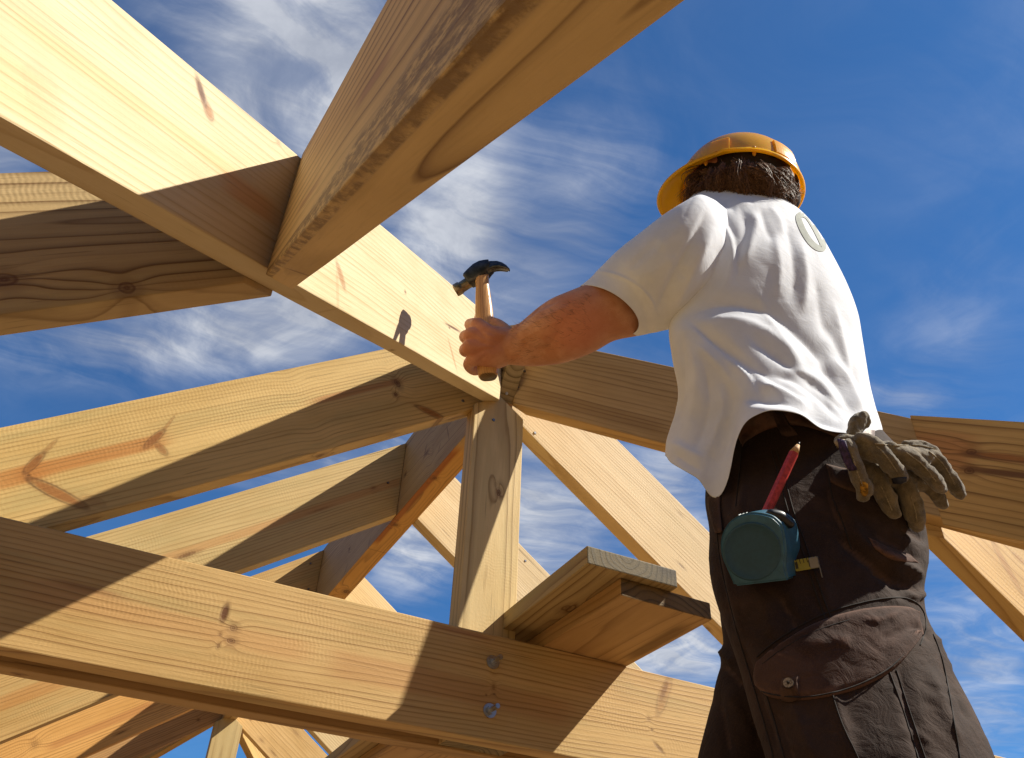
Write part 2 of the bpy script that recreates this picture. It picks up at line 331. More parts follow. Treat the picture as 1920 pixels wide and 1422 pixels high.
kn = bE.knots([(727, 906, 4, 3, 1, 1.), (700, 915, 9, 4, 1, .6), (352, 1040, 26, 6, 1, .8), (602, 955, 30, 3, 1, .5)])
st = [bE.streak((300, 1050), (745, 905), 13, 1, (.52, .25, .08), .6)]
rafter('E', bE, 'half shaded pine rafter with a reddish streak, first on the ridge board left side', wood('pine_e', (.66, .48, .22), (.38, .23, .08), .009, (.015, -.3), (0, .02), 2, kn, st, ringk=.45, green=.2))
bG = common(YC['G'], -1, top=xl(-HW))
kn = bG.knots([(582, 1057, 4, 4, 1, 1.), (578, 1105, 4, 3, 1, 1.)])
rafter('G', bG, 'sunlit rafter at the left edge just under the tie beam pair', wood('pine_g', (.64, .42, .17), (.34, .19, .06), .010, (.02, -.16), (0, .02), 4, kn, [bG.streak((0, 1310), (120, 1290), 22, 1, ORANGE, .5)], ringk=.5, green=.3))
bL = common(YC['L'], -1, top=xl(-HW))
kn = bL.knots([(65, 1395, 14, 12, 1, .5), (230, 1372, 24, 3, 1, .9)])
rafter('L', bL, 'orange grained, half shaded rafter in the bottom left corner below the tie beams', wood('pine_l', (.66, .38, .13), (.34, .15, .04), .010, (.02, -.3), (0, .02), 5, kn, [bL.streak((100, 1390), (280, 1330), 16, 1, (.45, .18, .05), .6)], ringk=.55))
bZ = common(YC['Z'], -1, top=xl(-.0005))
kn = bZ.knots([(372, 1350, 7, 6, 1, .8)])
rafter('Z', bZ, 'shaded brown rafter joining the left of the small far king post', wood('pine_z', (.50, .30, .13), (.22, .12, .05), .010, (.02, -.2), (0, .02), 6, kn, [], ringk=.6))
# right slope
bH = common(.0111, 1, top=xr(.0005))
kn = bH.knots([(1278, 1062, 12, 3, -1, .75), (1275, 964, 10, 5, -1, .3), (1328, 1180, 8, 6, 'u', .6)])
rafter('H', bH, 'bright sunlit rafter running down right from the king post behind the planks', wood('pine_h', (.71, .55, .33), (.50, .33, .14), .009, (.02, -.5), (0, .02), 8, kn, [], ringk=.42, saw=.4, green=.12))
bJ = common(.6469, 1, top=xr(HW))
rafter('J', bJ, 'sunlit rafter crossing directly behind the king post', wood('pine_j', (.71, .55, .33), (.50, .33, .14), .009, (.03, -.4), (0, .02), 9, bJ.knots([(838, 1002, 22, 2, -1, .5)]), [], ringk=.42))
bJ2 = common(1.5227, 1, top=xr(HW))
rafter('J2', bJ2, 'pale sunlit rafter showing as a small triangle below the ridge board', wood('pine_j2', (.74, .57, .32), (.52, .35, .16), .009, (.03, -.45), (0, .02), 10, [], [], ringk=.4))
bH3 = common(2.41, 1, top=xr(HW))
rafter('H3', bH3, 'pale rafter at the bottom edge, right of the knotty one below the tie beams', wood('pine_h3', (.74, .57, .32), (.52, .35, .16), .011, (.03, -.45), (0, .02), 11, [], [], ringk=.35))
bH2 = common(3.05, 1, top=xr(.0005))
kn = bH2.knots([(490, 1388, 16, 6, -1, .5), (512, 1412, 22, 6, -1, .55), (470, 1350, 5, 5, -1, .8), (555, 1375, 26, 8, -1, .4)])
rafter('H2', bH2, 'knotty pale rafter running down right from the small far king post', wood('pine_h2', (.70, .48, .22), (.45, .26, .09), .012, (.03, -.3), (0, .02), 12, kn, [], ringk=.4))

# hips (front pair seen; rear pair closes the far end of the roof)
def hip(o0, ax, cuts): return Board((o0[0], o0[1], -.0165), (ax[0], ax[1], -TP), -.2, 3.2, TH, .245*math.cos(math.atan(TP/S2)), cuts)
yDf = YC['D'] - TC/2 - .0006
bA = hip((.01, .0066), (-1, -1), [((0, yDf, 0), (0, 1, 0)), ((-RUN, 0, 0), (-1, 0, 0)), ((-TC/2-.001, 0, 0), (1, 0, 0))])
kn = [bA.spike((370, 146), (385, 198), 6, 1, -1.), bA.spike((384, 190), (398, 226), 8, 1, .8), bA.spike((632, 494), (646, 540), 7, 1, .7), bA.spike((842, 640), (856, 690), 4, 1, .5), bA.spike((838, 608), (862, 622), 2.5, 1, -.95), bA.spike((66, 120), (100, 245), 20, 1, .12), bA.spike((632, 505), (634, 580), 4, 1, .25)] + bA.knots([ (760, 548, 4, 3, 1, .9), (850, 615, 10, 2, 1, 1.), (843, 615, 5, 2, 1, .9), (522, 268, 5, 4, 1, .4), (735, 657, 5, 3, 'u', .7)])
st = [bA.streak((60, 90), (420, 290), 12, 1, (.72, .42, .17), .5), bA.streak((440, 350), (500, 400), 20, 1, (.55, .25, .09), .55), bA.streak((0, 130), (60, 200), 30, 1, (.56, .43, .18), .5)]
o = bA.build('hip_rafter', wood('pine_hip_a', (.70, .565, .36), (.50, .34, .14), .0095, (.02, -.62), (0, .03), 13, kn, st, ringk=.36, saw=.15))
tag(o, 'broad brightly lit hip rafter from the upper left corner, with the hammer shadow on it', 'hip rafter', 'hip rafters of the roof')
bI = hip((.0068, .0018), (1, -1), [((0, yDf, 0), (0, 1, 0)), ((RUN, 0, 0), (1, 0, 0)), ((TC/2+.001, 0, 0), (-1, 0, 0))])
kn = bI.knots([(984, 697, 6, 5, 1, .3)] + [(1020, 700, 20, 4, -1, .3)])
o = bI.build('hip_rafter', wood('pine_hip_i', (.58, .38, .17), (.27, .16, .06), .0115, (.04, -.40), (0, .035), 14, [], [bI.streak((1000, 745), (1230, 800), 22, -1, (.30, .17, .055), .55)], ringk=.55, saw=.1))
tag(o, 'shaded brown hip rafter running right from the king post behind the worker', 'hip rafter', 'hip rafters of the roof')
for sgn, lb in ((-1, 'rear hip rafter on the left of the far king post'), (1, 'rear hip rafter on the right of the far king post')):
    bR = hip((0, 3.07), (sgn, 1), [((0, 3.07+TC/2+.02, 0), (0, -1, 0)), ((sgn*RUN, 0, 0), (sgn, 0, 0)), ((sgn*(TC/2+.001), 0, 0), (-sgn, 0, 0))])
    o = bR.build('hip_rafter', wood('pine_hip_r%d' % sgn, PINE, PINE_D, .01, (.02, -.4), (0, .02), 15+sgn)); tag(o, lb, 'hip rafter', 'hip rafters of the roof')
# jacks
bC = Board((0, -.6764, 0), (-1, 0, -TP), .3, 2.4, TC, PCD*CP, [((-.6764-TH/S2-.0045, -.6764, 0), (1, -.0 , 0)), ((-RUN, 0, 0), (-1, 0, 0))])
# cheek cut along the hip's far face: plane through the hip's back side
nb = Vector((1, -1, 0)).normalized(); pb = Vector((.01, .0066, 0)) - nb*(TH/2+.0008)
bC.cuts = [(pb, nb), ((-RUN, 0, 0), (-1, 0, 0))]
kn = bC.knots([(8, 525, 17, 13, 1, .9), (238, 540, 12, 11, 1, .85)])
o = bC.build('jack_rafter', wood('pine_c', (.60, .43, .22), (.26, .16, .07), .016, (.012, -.14), (.0, .05), 17, kn, [], ringk=.8, saw=.5, green=.2))
tag(o, 'dark shaded jack rafter at the left edge below the bright hip rafter', 'jack rafter', 'jack rafters of the roof')
pf = Vector((.01, .0066, 0)) + nb*(TH/2+.0008)
bB = Board((-.6818, 0, 0), (0, -1, -TP), .3, 2.6, TC, PCD*CP, [(pf, -nb), ((0, -RUN-.2, 0), (0, -1, 0))])
kn = [bB.spike((540, 505), (580, 518), 4, 'u', -.6)]
lo = bB.face(505, 500, 'u')
o = bB.build('jack_rafter', wood('pine_b', (.64, .46, .22), (.25, .14, .045), .0165, (.004, -.296), (.004, .045), 18, kn, [bB.streak((660, 240), (740, 60), 9, -1 if bB.Y.x > 0 else 1, (.34, .17, .085), .7), bB.streak((560, 400), (600, 330), 6, -1 if bB.Y.x > 0 else 1, (.36, .17, .08), .6)], ringk=.8, saw=.05, rough_band=(-.2204*SC-.004, lo[0]+.10, -1 if bB.Y.x > 0 else 1)))
tag(o, 'large overhead jack rafter at the top with a rough sawn strip', 'jack rafter', 'jack rafters of the roof')
ni = Vector((-1, -1, 0)).normalized(); pi_ = Vector((.0068, .0018, 0)) + ni*(TH/2+.0008)
bB2 = Board((.6856, 0, 0), (0, -1, -TP), .3, 2.4, TC, PCD*CP, [(pi_, -ni), ((0, -RUN-.2, 0), (0, -1, 0))])
sd = -1 if bB2.Y.x > 0 else 1
kn = [bB2.spike((1825, 850), (1960, 865), 6, sd, .9), bB2.spike((1822, 884), (1960, 893), 6, sd, -.55)] + bB2.knots([(1822, 848, 14, 8, sd, .9), (1817, 883, 14, 8, sd, .95), (1690, 813, 4, 4, sd, .9)])
st = [bB2.streak((1660, 815), (1800, 870), 42, sd, (.46, .19, .06), .75), bB2.streak((1825, 850), (1990, 868), 7, sd, (.16, .06, .02), .8), bB2.streak((1820, 885), (1990, 897), 6, sd, (.14, .05, .018), .85)]
o = bB2.build('jack_rafter', wood('pine_b2', (.58, .38, .15), (.27, .15, .05), .012, (.03, -.25), (0, -.03), 19, kn, st, ringk=.7, saw=.1, green=.2))
tag(o, 'jack rafter behind the gloves with two dark knots and an orange streak', 'jack rafter', 'jack rafters of the roof')
pk = Vector((.0068, .0018, 0)) - ni*(TH/2+.0008)
bK = Board((0, -.6354, 0), (1, 0, -TP), .3, 2.4, TC, PCD*CP, [(pk, ni), ((RUN, 0, 0), (1, 0, 0))])
sk = -1 if bK.Y.y > 0 else 1
kn = [bK.spike((1862, 1020), (1915, 1110), 9, sk, .45), bK.spike((1900, 1040), (1925, 1060), 8, sk, .35)]
o = bK.build('jack_rafter', wood('pine_k', (.68, .48, .21), (.42, .24, .08), .013, (.02, -.10), (0, .04), 20, kn, [], ringk=.5))
tag(o, 'sunlit jack rafter at the right edge sloping down under the one with dark knots', 'jack rafter', 'jack rafters of the roof')
# short front common, cut off square in the angle between the two front hips
ys = -.150
bS = Board((.003, 0, 0), (0, -1, -TP), -.1, .6, .047, PCD*CP, [((0, ys, -TP*abs(ys)), (0, -CP, -math.sin(math.atan(TP)))), ((0, yDf-.0004, 0), (0, 1, 0))])
o = bS.build('rafter_stub', wood('pine_stub', (.50, .37, .19), (.22, .14, .06), .016, (.006, -.09), (0, .0), 21, [], [], ringk=.6, saw=.05, endk=.35))
tag(o, 'short rafter stub cut off square, wedged at the apex between the two hip rafters', 'rafter stub')
stub = o; stub_b = bS

# king posts
def king_post(y, pdx, w, th, zb, label, mat):
    zt = -PCD - .0015
    bm = bmesh.new(); w2 = w/2; pts = [(-w2, zb), (w2, zb), (w2, zt-w2*TP), (0, zt), (-w2, zt-w2*TP)]
    f = [bm.verts.new((px*SC, -th/2*SC, z*SC)) for px, z in pts]; r = [bm.verts.new((px*SC, th/2*SC, z*SC)) for px, z in pts]
    bm.faces.new(f); bm.faces.new(r[::-1]); n = len(pts)
    for i in range(n): bm.faces.new((f[i], r[i], r[(i+1) % n], f[(i+1) % n]))
    bmesh.ops.recalc_face_normals(bm, faces=bm.faces)
    bmesh.ops.bevel(bm, geom=bm.edges[:], offset=.0022, segments=2, profile=.6, affect='EDGES')
    # long grain along the post: local X is up
    rot = Matrix(((0, 0, 1, 0), (0, 1, 0, 0), (-1, 0, 0, 0), (0, 0, 0, 1)))
    bmesh.ops.transform(bm, matrix=rot, verts=bm.verts)      # up -> local X
    o = from_bm('king_post', bm, mat); o.matrix_world = Matrix.Translation(wp((pdx, y, 0))) @ rot.inverted()
    tag(o, label, 'king post', 'king posts of the roof'); return o
YM, ZM, DM, TM, GM = -.088, -.9262, .2103, .0456, .0507
PY = YM + TM + GM/2
def post_knot(px, py, rx, rv, dk):
    d = ray(px, py); t = (PY-GM/2-EYE[1])/d[1]; p = EYE + d*t
    return (p[2]*SC, -(p[0]+.0157)*SC, rx/1000, rv/1000, 'y', dk)
mp_ = wood('pine_post', (.63, .48, .245), (.36, .25, .10), .0105, (.05, .02), (0, .012), 22, [post_knot(935, 924, 10, 6, .95), post_knot(930, 908, 8, 5, .35)], [], ringk=.6, green=.15)
post = king_post(PY, -.0157, .1373, GM-.001, ZM-DM+.004, 'large upright king post in the middle, bolted between the tie beams', mp_)
post2 = king_post(3.07-.037, .005, .1373, GM-.001, -1.13, 'small far king post seen below the tie beams at the bottom edge', wood('pine_post2', (.60, .47, .24), (.34, .22, .09), .016, (.03, .0), (0, .012), 23, [], [], ringk=.6))

# tie beams: a pair sandwiching the post
bM = Board((0, YM+TM/2, ZM), (1, 0, 0), -1.9, 1.9, TM, DM)
sM = -1 if bM.Y.y > 0 else 1
kn = [bM.spike((427, 1133), (417, 1165), 6, sM, -1.), bM.spike((1256, 1272), (1232, 1340), 11, sM, .45), bM.spike((1250, 1280), (1240, 1310), 5, sM, -.5), bM.spike((1226, 1392), (1244, 1412), 4, sM, -.6)] + bM.knots([(437, 1177, 8, 7, sM, .7), (432, 1201, 8, 6, sM, .85), (409, 1212, 3, 5, sM, .7), (412, 1190, 3, 3, sM, .6), (925, 1287, 4, 7, sM, .6), (927, 1302, 3, 2, sM, .8), (912, 1304, 2, 2, sM, .8),
               (1216, 1348, 5, 5, sM, .5), (1222, 1369, 3, 3, sM, .6)])
st = [bM.streak((130, 1095), (200, 1120), 6, sM, (.30, .13, .05), .6), bM.streak((60, 1130), (560, 1200), 20, sM, (.56, .30, .11), .55), bM.streak((640, 1260), (1050, 1320), 26, sM, (.46, .22, .075), .5), bM.streak((830, 1180), (900, 1192), 6, sM, (.34, .13, .05), .6)]
tie = bM.build('tie_beam', wood('pine_tie', (.60, .40, .17), (.35, .20, .07), .009, (.03, -.43), (0, .018), 24, kn, st, ringk=.62, saw=.3, green=.25))
tag(tie, 'front tie beam with two bolts, sun and shadow across its broad face', 'tie beam', 'tie beams of the roof')
bM2 = Board((0, YM+TM*1.5+GM, ZM), (1, 0, 0), -1.9, 1.9, TM, DM)
o = bM2.build('tie_beam', wood('pine_tie2', (.50, .33, .15), (.28, .16, .06), .010, (.02, -.5), (0, .01), 25, bM2.knots([(35, 1265, 6, 4, 'u', .8), (810, 1408, 6, 4, 'u', .5)]), [], ringk=.5))
tag(o, 'rear tie beam, only its thin underside showing below the dark gap', 'tie beam', 'tie beams of the roof')

# planks resting on the tie beams
def plank(x0, y0, z0, w, th, ln, skew, mat, label):
    b = Board((x0+w/2, y0, z0+th), (skew, 1, 0), 0, ln, w, th)
    o = b.build('plank', mat); tag(o, label, 'plank', 'planks lying on the tie beams'); return o, b
LT = .0358
pl1, bp1 = plank(.098, -.384, ZM+.0012, .2108, LT, 3.2, .0, None, 'lower of two planks lying on the tie beams, with a stained underside')
pl2, bp2 = plank(.015, -.402, ZM+LT+.0026, .2015, LT+.001, 3.2, .02, None, 'upper of two planks lying on the tie beams, with round heart in its end grain')
def pk_(b, px, py): return b.face(px, py, 'u')
pl1.data.materials.append(wood('pine_plank_low', (.54, .34, .15), (.30, .16, .055), .012, (.02, -.16), (.03, .0), 26, (), [((-.075), .016, .02, .27, (.17, .085, .022), .8, 'z', -.0325)], ringk=.6))
kpl = bp2.knots([(1062, 1142, 18, 12, 'u', .75)])
pl2.data.materials.append(wood('pine_plank_up', (.50, .36, .17), (.27, .17, .07), .0105, (.012, .005), (.02, .0), 27, kpl, [], ringk=.75, green=.4, endk=1.25))

# ------------------------------------------------------------------ fixings
STEEL = simple('zinc_steel', (.52, .54, .58), .34, 1., var=.05, vscale=120); STEEL_D = simple('dark_steel', (.20, .20, .21), .35, 1., var=.1)
def disc_bm(bm, r, h, n=28, mat=None, r2=None):
    bmesh.ops.create_cone(bm, cap_ends=True, segments=n, radius1=r, radius2=r if r2 is None else r2, depth=h, matrix=Matrix.Translation((0, 0, h/2)))
def nail(parent, P, N, r=.0038, h=.0022, mat=None, name='nail_head'):
    bm = bmesh.new(); disc_bm(bm, r, h, 14, r2=r*.75)
    o = from_bm(name, bm, mat or STEEL_D, None, False); mw = Vector(N).to_track_quat('Z', 'Y').to_matrix().to_4x4(); mw.translation = Vector(P)
    o.parent = parent; o.matrix_parent_inverse = parent.matrix_world.inverted(); o.matrix_world = mw; return o
def on_face(b, px, py, side):
    q = b.face(px, py, side); return b.mw @ Vector(q), (b.Z*-1 if side == 'u' else b.Y*side)
bpy.context.view_layer.update()
for (px, py) in ((924, 1242), (918, 1333)):
    P, N = on_face(bM, px, py, sM)
    q = N.to_track_quat('Z', 'Y').to_matrix().to_4x4()
    bm = bmesh.new(); disc_bm(bm, .0046, .034, 16); bolt = from_bm('bolt', bm, STEEL, None, True)
    for f in bolt.data.polygons: f.use_smooth = False
    mw = q.copy(); mw.translation = P; bolt.parent = tie; bolt.matrix_parent_inverse = tie.matrix_world.inverted(); bolt.matrix_world = mw
    bm = bmesh.new(); disc_bm(bm, .0133, .0022, 36); bmesh.ops.bevel(bm, geom=bm.edges[:], offset=.0005, segments=2, affect='EDGES')
    w_ = from_bm('washer', bm, STEEL, bolt)
    bm = bmesh.new(); disc_bm(bm, .0082, .0075, 6); bmesh.ops.bevel(bm, geom=bm.edges[:], offset=.0007, segments=2, affect='EDGES'); bmesh.ops.translate(bm, verts=bm.verts, vec=(0, 0, .0024))
    from_bm('nut', bm, STEEL, bolt)
for (b, ob, px, py, side) in ((bI, None, 984, 697, 'I'), (bI, None, 971, 727, 'I'), (bE, None, 727, 906, 'y'), (bG, None, 582, 1057, 'y'), (bG, None, 578, 1105, 'y')):
    if side == 'I': side = 1 if bI.Y.dot(Vector((-1, -1, 0))) > 0 else -1
    else: side = 1 if b.Y.y < 0 else -1
    P, N = on_face(b, px, py, side); nail(b.ob, P, N, .0032, .004)
for (b, px, py, nx) in ((bD, 868, 752, -1), (bD, 858, 722, -1), (bA, 905, 690, 1), (bA, 560, 330, 1), (bA, 545, 372, 1), (bH, 1003, 812, -1), (bJ, 985, 1052, -1), (bC, 300, 430, -1)):
    side = 1 if b.Y.y*nx > 0 else -1
    if b is bA: side = 1 if bA.Y.dot(Vector((1, -1, 0))) > 0 else -1
    P, N = on_face(b, px, py, side); nail(b.ob, P, N, .0042, .0018)
for (px, py, mt) in ((950, 738, STEEL), (928.5, 761, STEEL_D)):
    d = Vector(ray(px, py)); n = Vector((0, -CP, -math.sin(math.atan(TP)))); p0 = Vector((0, ys, -TP*abs(ys))); e = Vector(EYE); P = e + d*((p0-e).dot(n)/d.dot(n))
    nail(stub, wp(P), n, .0040, .0025, mt)
d = ray(925, 788); t = (PY-GM/2-EYE[1])/d[1]; nail(post, wp(EYE+d*t), (0, -1, 0), .0042, .0025, STEEL_D)

# ------------------------------------------------------------------ unseen hill ring added to cut low sky fill, and the ground
bm = bmesh.new(); n = 120; rw = []
for (r, hh) in ((48, -.5), (56, 7.), (66, 12.), (90, 14.), (130, 0.)):
    back = lambda i: 1 + 2.3*max(0, -math.cos(2*math.pi*i/n-math.atan2(_fh[1], _fh[0])+.35))**.7     # raised behind the camera to block more sky light
    rw.append([bm.verts.new((r*math.cos(2*math.pi*i/n), r*math.sin(2*math.pi*i/n), (hh if hh <= 0 else hh*back(i))*(1+.35*mnoise.noise(Vector((math.cos(2*math.pi*i/n)*3, math.sin(2*math.pi*i/n)*3, r*.05)))))) for i in range(n)])
for j in range(4):
    for i in range(n): bm.faces.new((rw[j][i], rw[j][(i+1) % n], rw[j+1][(i+1) % n], rw[j+1][i]))
tag(from_bm('fill_block_hills', bm, simple('fill_block_slope', (.055, .065, .028), .95, var=.35, vscale=.5), None, True), 'unseen dark green hill ring added to block low sky light', None, None, 'structure')
bm = bmesh.new(); bmesh.ops.create_grid(bm, x_segments=60, y_segments=60, size=600)
for v in bm.verts: v.co.z = (mnoise.noise(v.co*.02))*.6*min(1, max(0, (v.co.length-25)/60))
m, k, b = mat_new('bare_earth'); P = k.new('ShaderNodeTexCoord').outputs['Object']
k.put(b.inputs['Base Color'], k.mix(k.sstep(k.noise(P, .9, 6., .65), .35, .65), (.155, .092, .042), (.20, .125, .060))); b.inputs['Roughness'].default_value = .95
ground = from_bm('ground', bm, m); tag(ground, 'dry sandy building plot', None, None, 'structure')

# ------------------------------------------------------------------ the worker
DIST = 1.45
def bd(py, off=0.): return DIST/(math.cos(PIT) - math.sin(PIT)*(CYP-py)/FPX) + off - .03*min(1, max(0, (790-py)/350))     # upright body at a set ground distance
KS = .793           # body laid out at 1.45, stands at 1.15
def A3(px, py, d): return wp(at(px, py, d*KS))
def A3T(px, py, d): return wp(at(px, py, d))
PXM = SC/FPX
class Soup:
    """closed pieces that a voxel remesh fuses into one skin"""
    def __init__(s): s.v = []; s.f = []
    def add(s, v, f): o = len(s.v); s.v += [tuple(q) for q in v]; s.f += [tuple(i+o for i in t) for t in f]
    def chain(s, pts, n=14, sub=4, flat=1.):
        """pts: (Vector, radius) -> rounded tapering limb through the points"""
        P = [Vector(p) for p, r in pts]; R = [r for p, r in pts]; q = []; rr = []
        m = len(P)
        for i in range(m-1):
            p0, p1, p2, p3 = P[max(0, i-1)], P[i], P[i+1], P[min(m-1, i+2)]
            for j in range(sub):
                t = j/sub; q.append(.5*((2*p1)+(p2-p0)*t+(2*p0-5*p1+4*p2-p3)*t*t+(3*p1-p0-3*p2+p3)*t**3)); rr.append(R[i]*(1-t)+R[i+1]*t)
        q.append(P[-1]); rr.append(R[-1])
        rings = []; T0 = (q[1]-q[0]).normalized(); a = T0.orthogonal().normalized()
        # hemispherical caps
        def ring(c, T, r):
            nonlocal a
            a = (a - T*a.dot(T)).normalized(); b = T.cross(a)
            return [c + (a*math.cos(2*math.pi*k_/n)+b*math.sin(2*math.pi*k_/n)*flat)*r for k_ in range(n)]
        for th in (80, 55, 28): rings.append(ring(q[0]-T0*rr[0]*math.sin(math.radians(th)), T0, rr[0]*math.cos(math.radians(th))))
        for i in range(len(q)):
            T = (q[min(i+1, len(q)-1)]-q[max(i-1, 0)]).normalized(); rings.append(ring(q[i], T, rr[i]))
        T1 = (q[-1]-q[-2]).normalized()
        for th in (28, 55, 80): rings.append(ring(q[-1]+T1*rr[-1]*math.sin(math.radians(th)), T1, rr[-1]*math.cos(math.radians(th))))
        s.rings(rings)
    def rings(s, rings):
        n = len(rings[0]); v = [p for r in rings for p in r]; f = []
        for i in range(len(rings)-1):
            for k_ in range(n): f.append((i*n+k_, i*n+(k_+1) % n, (i+1)*n+(k_+1) % n, (i+1)*n+k_))
        f.append(tuple(range(n))[::-1]); f.append(tuple((len(rings)-1)*n+k_ for k_ in range(n))); s.add(v, f)
    def sphere(s, c, r, sc=(1, 1, 1), rot=None):
        bm = bmesh.new(); bmesh.ops.create_uvsphere(bm, u_segments=24, v_segments=16, radius=r)
        m = Matrix.Translation(Vector(c)) @ (rot.to_4x4() if rot else Matrix()) @ Matrix.Diagonal((*sc, 1))
        bmesh.ops.transform(bm, matrix=m, verts=bm.verts); bm.verts.ensure_lookup_table()
        s.add([v.co.copy() for v in bm.verts], [[v.index for v in f.verts] for f in bm.faces]); bm.free()
    def skin(s, name, voxel, mat=None, parent=None, it=6, fac=.5):
        me = bpy.data.meshes.new('tmp'); me.from_pydata(s.v, [], s.f); me.update()
        bm = bmesh.new(); bm.from_mesh(me); bmesh.ops.recalc_face_normals(bm, faces=bm.faces); bm.to_mesh(me); bm.free()
        o = bpy.data.objects.new('tmp', me); COL.objects.link(o)
        md = o.modifiers.new('r', 'REMESH'); md.mode = 'VOXEL'; md.voxel_size = voxel; md.use_smooth_shade = True
        if it:
            sm = o.modifiers.new('s', 'SMOOTH'); sm.factor = fac; sm.iterations = it
        dg = bpy.context.evaluated_depsgraph_get(); dg.update()
        out = bpy.data.meshes.new_from_object(o.evaluated_get(dg)); out.name = name
        bpy.data.objects.remove(o); bpy.data.meshes.remove(me); smooth(out)
        return mesh_obj(name, out, mat, parent)

def catmull(rows, n):
    """rows: list of tuples -> n interpolated rows"""
    a = np.array(rows, float); m = len(a); out = []
    seg = np.r_[0, np.cumsum(np.linalg.norm(np.diff(a[:, :2], axis=0), axis=1)+1e-6)]; seg /= seg[-1]
    for u in np.linspace(0, 1, n):
        i = min(m-2, max(0, np.searchsorted(seg, u, side='right')-1)); t = (u-seg[i])/(seg[i+1]-seg[i])
        p0, p1, p2, p3 = a[max(0, i-1)], a[i], a[i+1], a[min(m-1, i+2)]
        h = seg[i+1]-seg[i]
        m1 = (p2-p0)/((seg[i+1]-seg[max(0, i-1)])+1e-9)*h; m2 = (p3-p1)/((seg[min(m-1, i+2)]-seg[i])+1e-9)*h
        out.append((2*t**3-3*t*t+1)*p1+(t**3-2*t*t+t)*m1+(-2*t**3+3*t*t)*p2+(t**3-t*t)*m2)
    return np.array(out)
def loft(rows, nu, nv, sq=2.3, hem=None, hem_from=.6, depthtilt=None):
    """rows: (Lx, Ly, Rx, Ry, centre depth, half thickness); returns (nv, nu, 3) px, py, depth grid of a closed tube"""
    R = catmull(rows, nv); G = np.zeros((nv, nu, 3))
    th = np.linspace(0, 2*math.pi, nu, endpoint=False)
    cx = np.sign(np.cos(th))*np.abs(np.cos(th))**(2/sq); sx = np.sign(np.sin(th))*np.abs(np.sin(th))**(2/sq)
    for j in range(nv):
        L = R[j, :2]; Rr = R[j, 2:4]; c = (L+Rr)/2; h = (Rr-L)/2
        G[j, :, 0] = c[0]+h[0]*cx; G[j, :, 1] = c[1]+h[1]*cx; G[j, :, 2] = R[j, 4]-R[j, 5]*sx
        if len(R[j]) > 6: G[j, :, 2] += R[j, 6]*cx                      # right side nearer (-) or farther (+)
    return G
def to_world(G):
    px, py, d = G[..., 0:1], G[..., 1:2], G[..., 2:3]
    P = EYE + d*KS*(FW + RT*(px-CXP)/FPX - UP*(py-CYP)/FPX)
    return P*SC + np.array([0, 0, ZG])
def grid_mesh(W, closed=True, capA=False, capB=False):
    nv, nu, _ = W.shape; f = []
    for j in range(nv-1):
        for i in range(nu if closed else nu-1):
            f.append((j*nu+i, (j+1)*nu+i, (j+1)*nu+(i+1) % nu, j*nu+(i+1) % nu))
    if capA: f.append(tuple(range(nu)))
    if capB: f.append(tuple((nv-1)*nu+i for i in range(nu))[::-1])
    return W.reshape(-1, 3), f
def project(V):
    P = (np.asarray(V)-np.array([0, 0, ZG]))/SC - EYE; z = P@FW
    return CXP+FPX*(P@RT)/z, CYP-FPX*(P@UP)/z, z/KS
def polydist(x, y, pts):
    """distance to a polyline, parameter along it and the signed side"""
    best = np.full(x.shape, 1e9); par = np.zeros(x.shape); side = np.zeros(x.shape)
    L = [math.dist(pts[i], pts[i+1]) for i in range(len(pts)-1)]; tot = sum(L); acc = 0
    for i in range(len(pts)-1):
        ax, ay = pts[i]; bx, by = pts[i+1]; dx_, dy_ = bx-ax, by-ay; q = dx_*dx_+dy_*dy_
        t = np.clip(((x-ax)*dx_+(y-ay)*dy_)/q, 0, 1); d = np.hypot(x-ax-t*dx_, y-ay-t*dy_); m_ = d < best
        best[m_] = d[m_]; par[m_] = ((acc+t*L[i])/tot)[m_]; side[m_] = np.sign((x-ax)*dy_-(y-ay)*dx_)[m_]; acc += L[i]
    return best, par, side
def spline2(pts, n=8):
    p = np.array(pts, float)
    if len(p) < 3: return [tuple(q) for q in p]
    out = []
    for i in range(len(p)-1):
        p0, p1, p2, p3 = p[max(0, i-1)], p[i], p[i+1], p[min(len(p)-1, i+2)]
        for t in np.linspace(0, 1, n, endpoint=False): out.append(tuple(.5*((2*p1)+(p2-p0)*t+(2*p0-5*p1+4*p2-p3)*t*t+(3*p1-p0-3*p2+p3)*t**3)))
    out.append(tuple(p[-1])); return out
FG = .62
def rumple(V, N, front, ang, amp, s1=(60., 15.), seed=0., mask=None):
    """small directional creases"""
    x, y, z = project(V); c_, s_ = math.cos(ang), math.sin(ang); D = np.zeros(len(V)); u_ = x*c_+y*s_; v_ = -x*s_+y*c_
    for i in range(len(V)):
        wx = mnoise.noise((x[i]*.012, y[i]*.012, seed))*14
        a = mnoise.noise((u_[i]/s1[0], (v_[i]+wx)/s1[1], seed+7)); b_ = mnoise.noise((u_[i]/s1[0]*2.1, (v_[i]+wx)/s1[1]*2.3, seed+3)); g_ = mnoise.noise((x[i]/90., y[i]/90., seed+11))
        D[i] = (1-abs(a)*2.2)*.6*max(0, .45+g_) + (1-abs(b_)*2.2)*.3*max(0, .35-g_)
    return V + N*(D*amp/1000*front*(1 if mask is None else mask))[:, None]
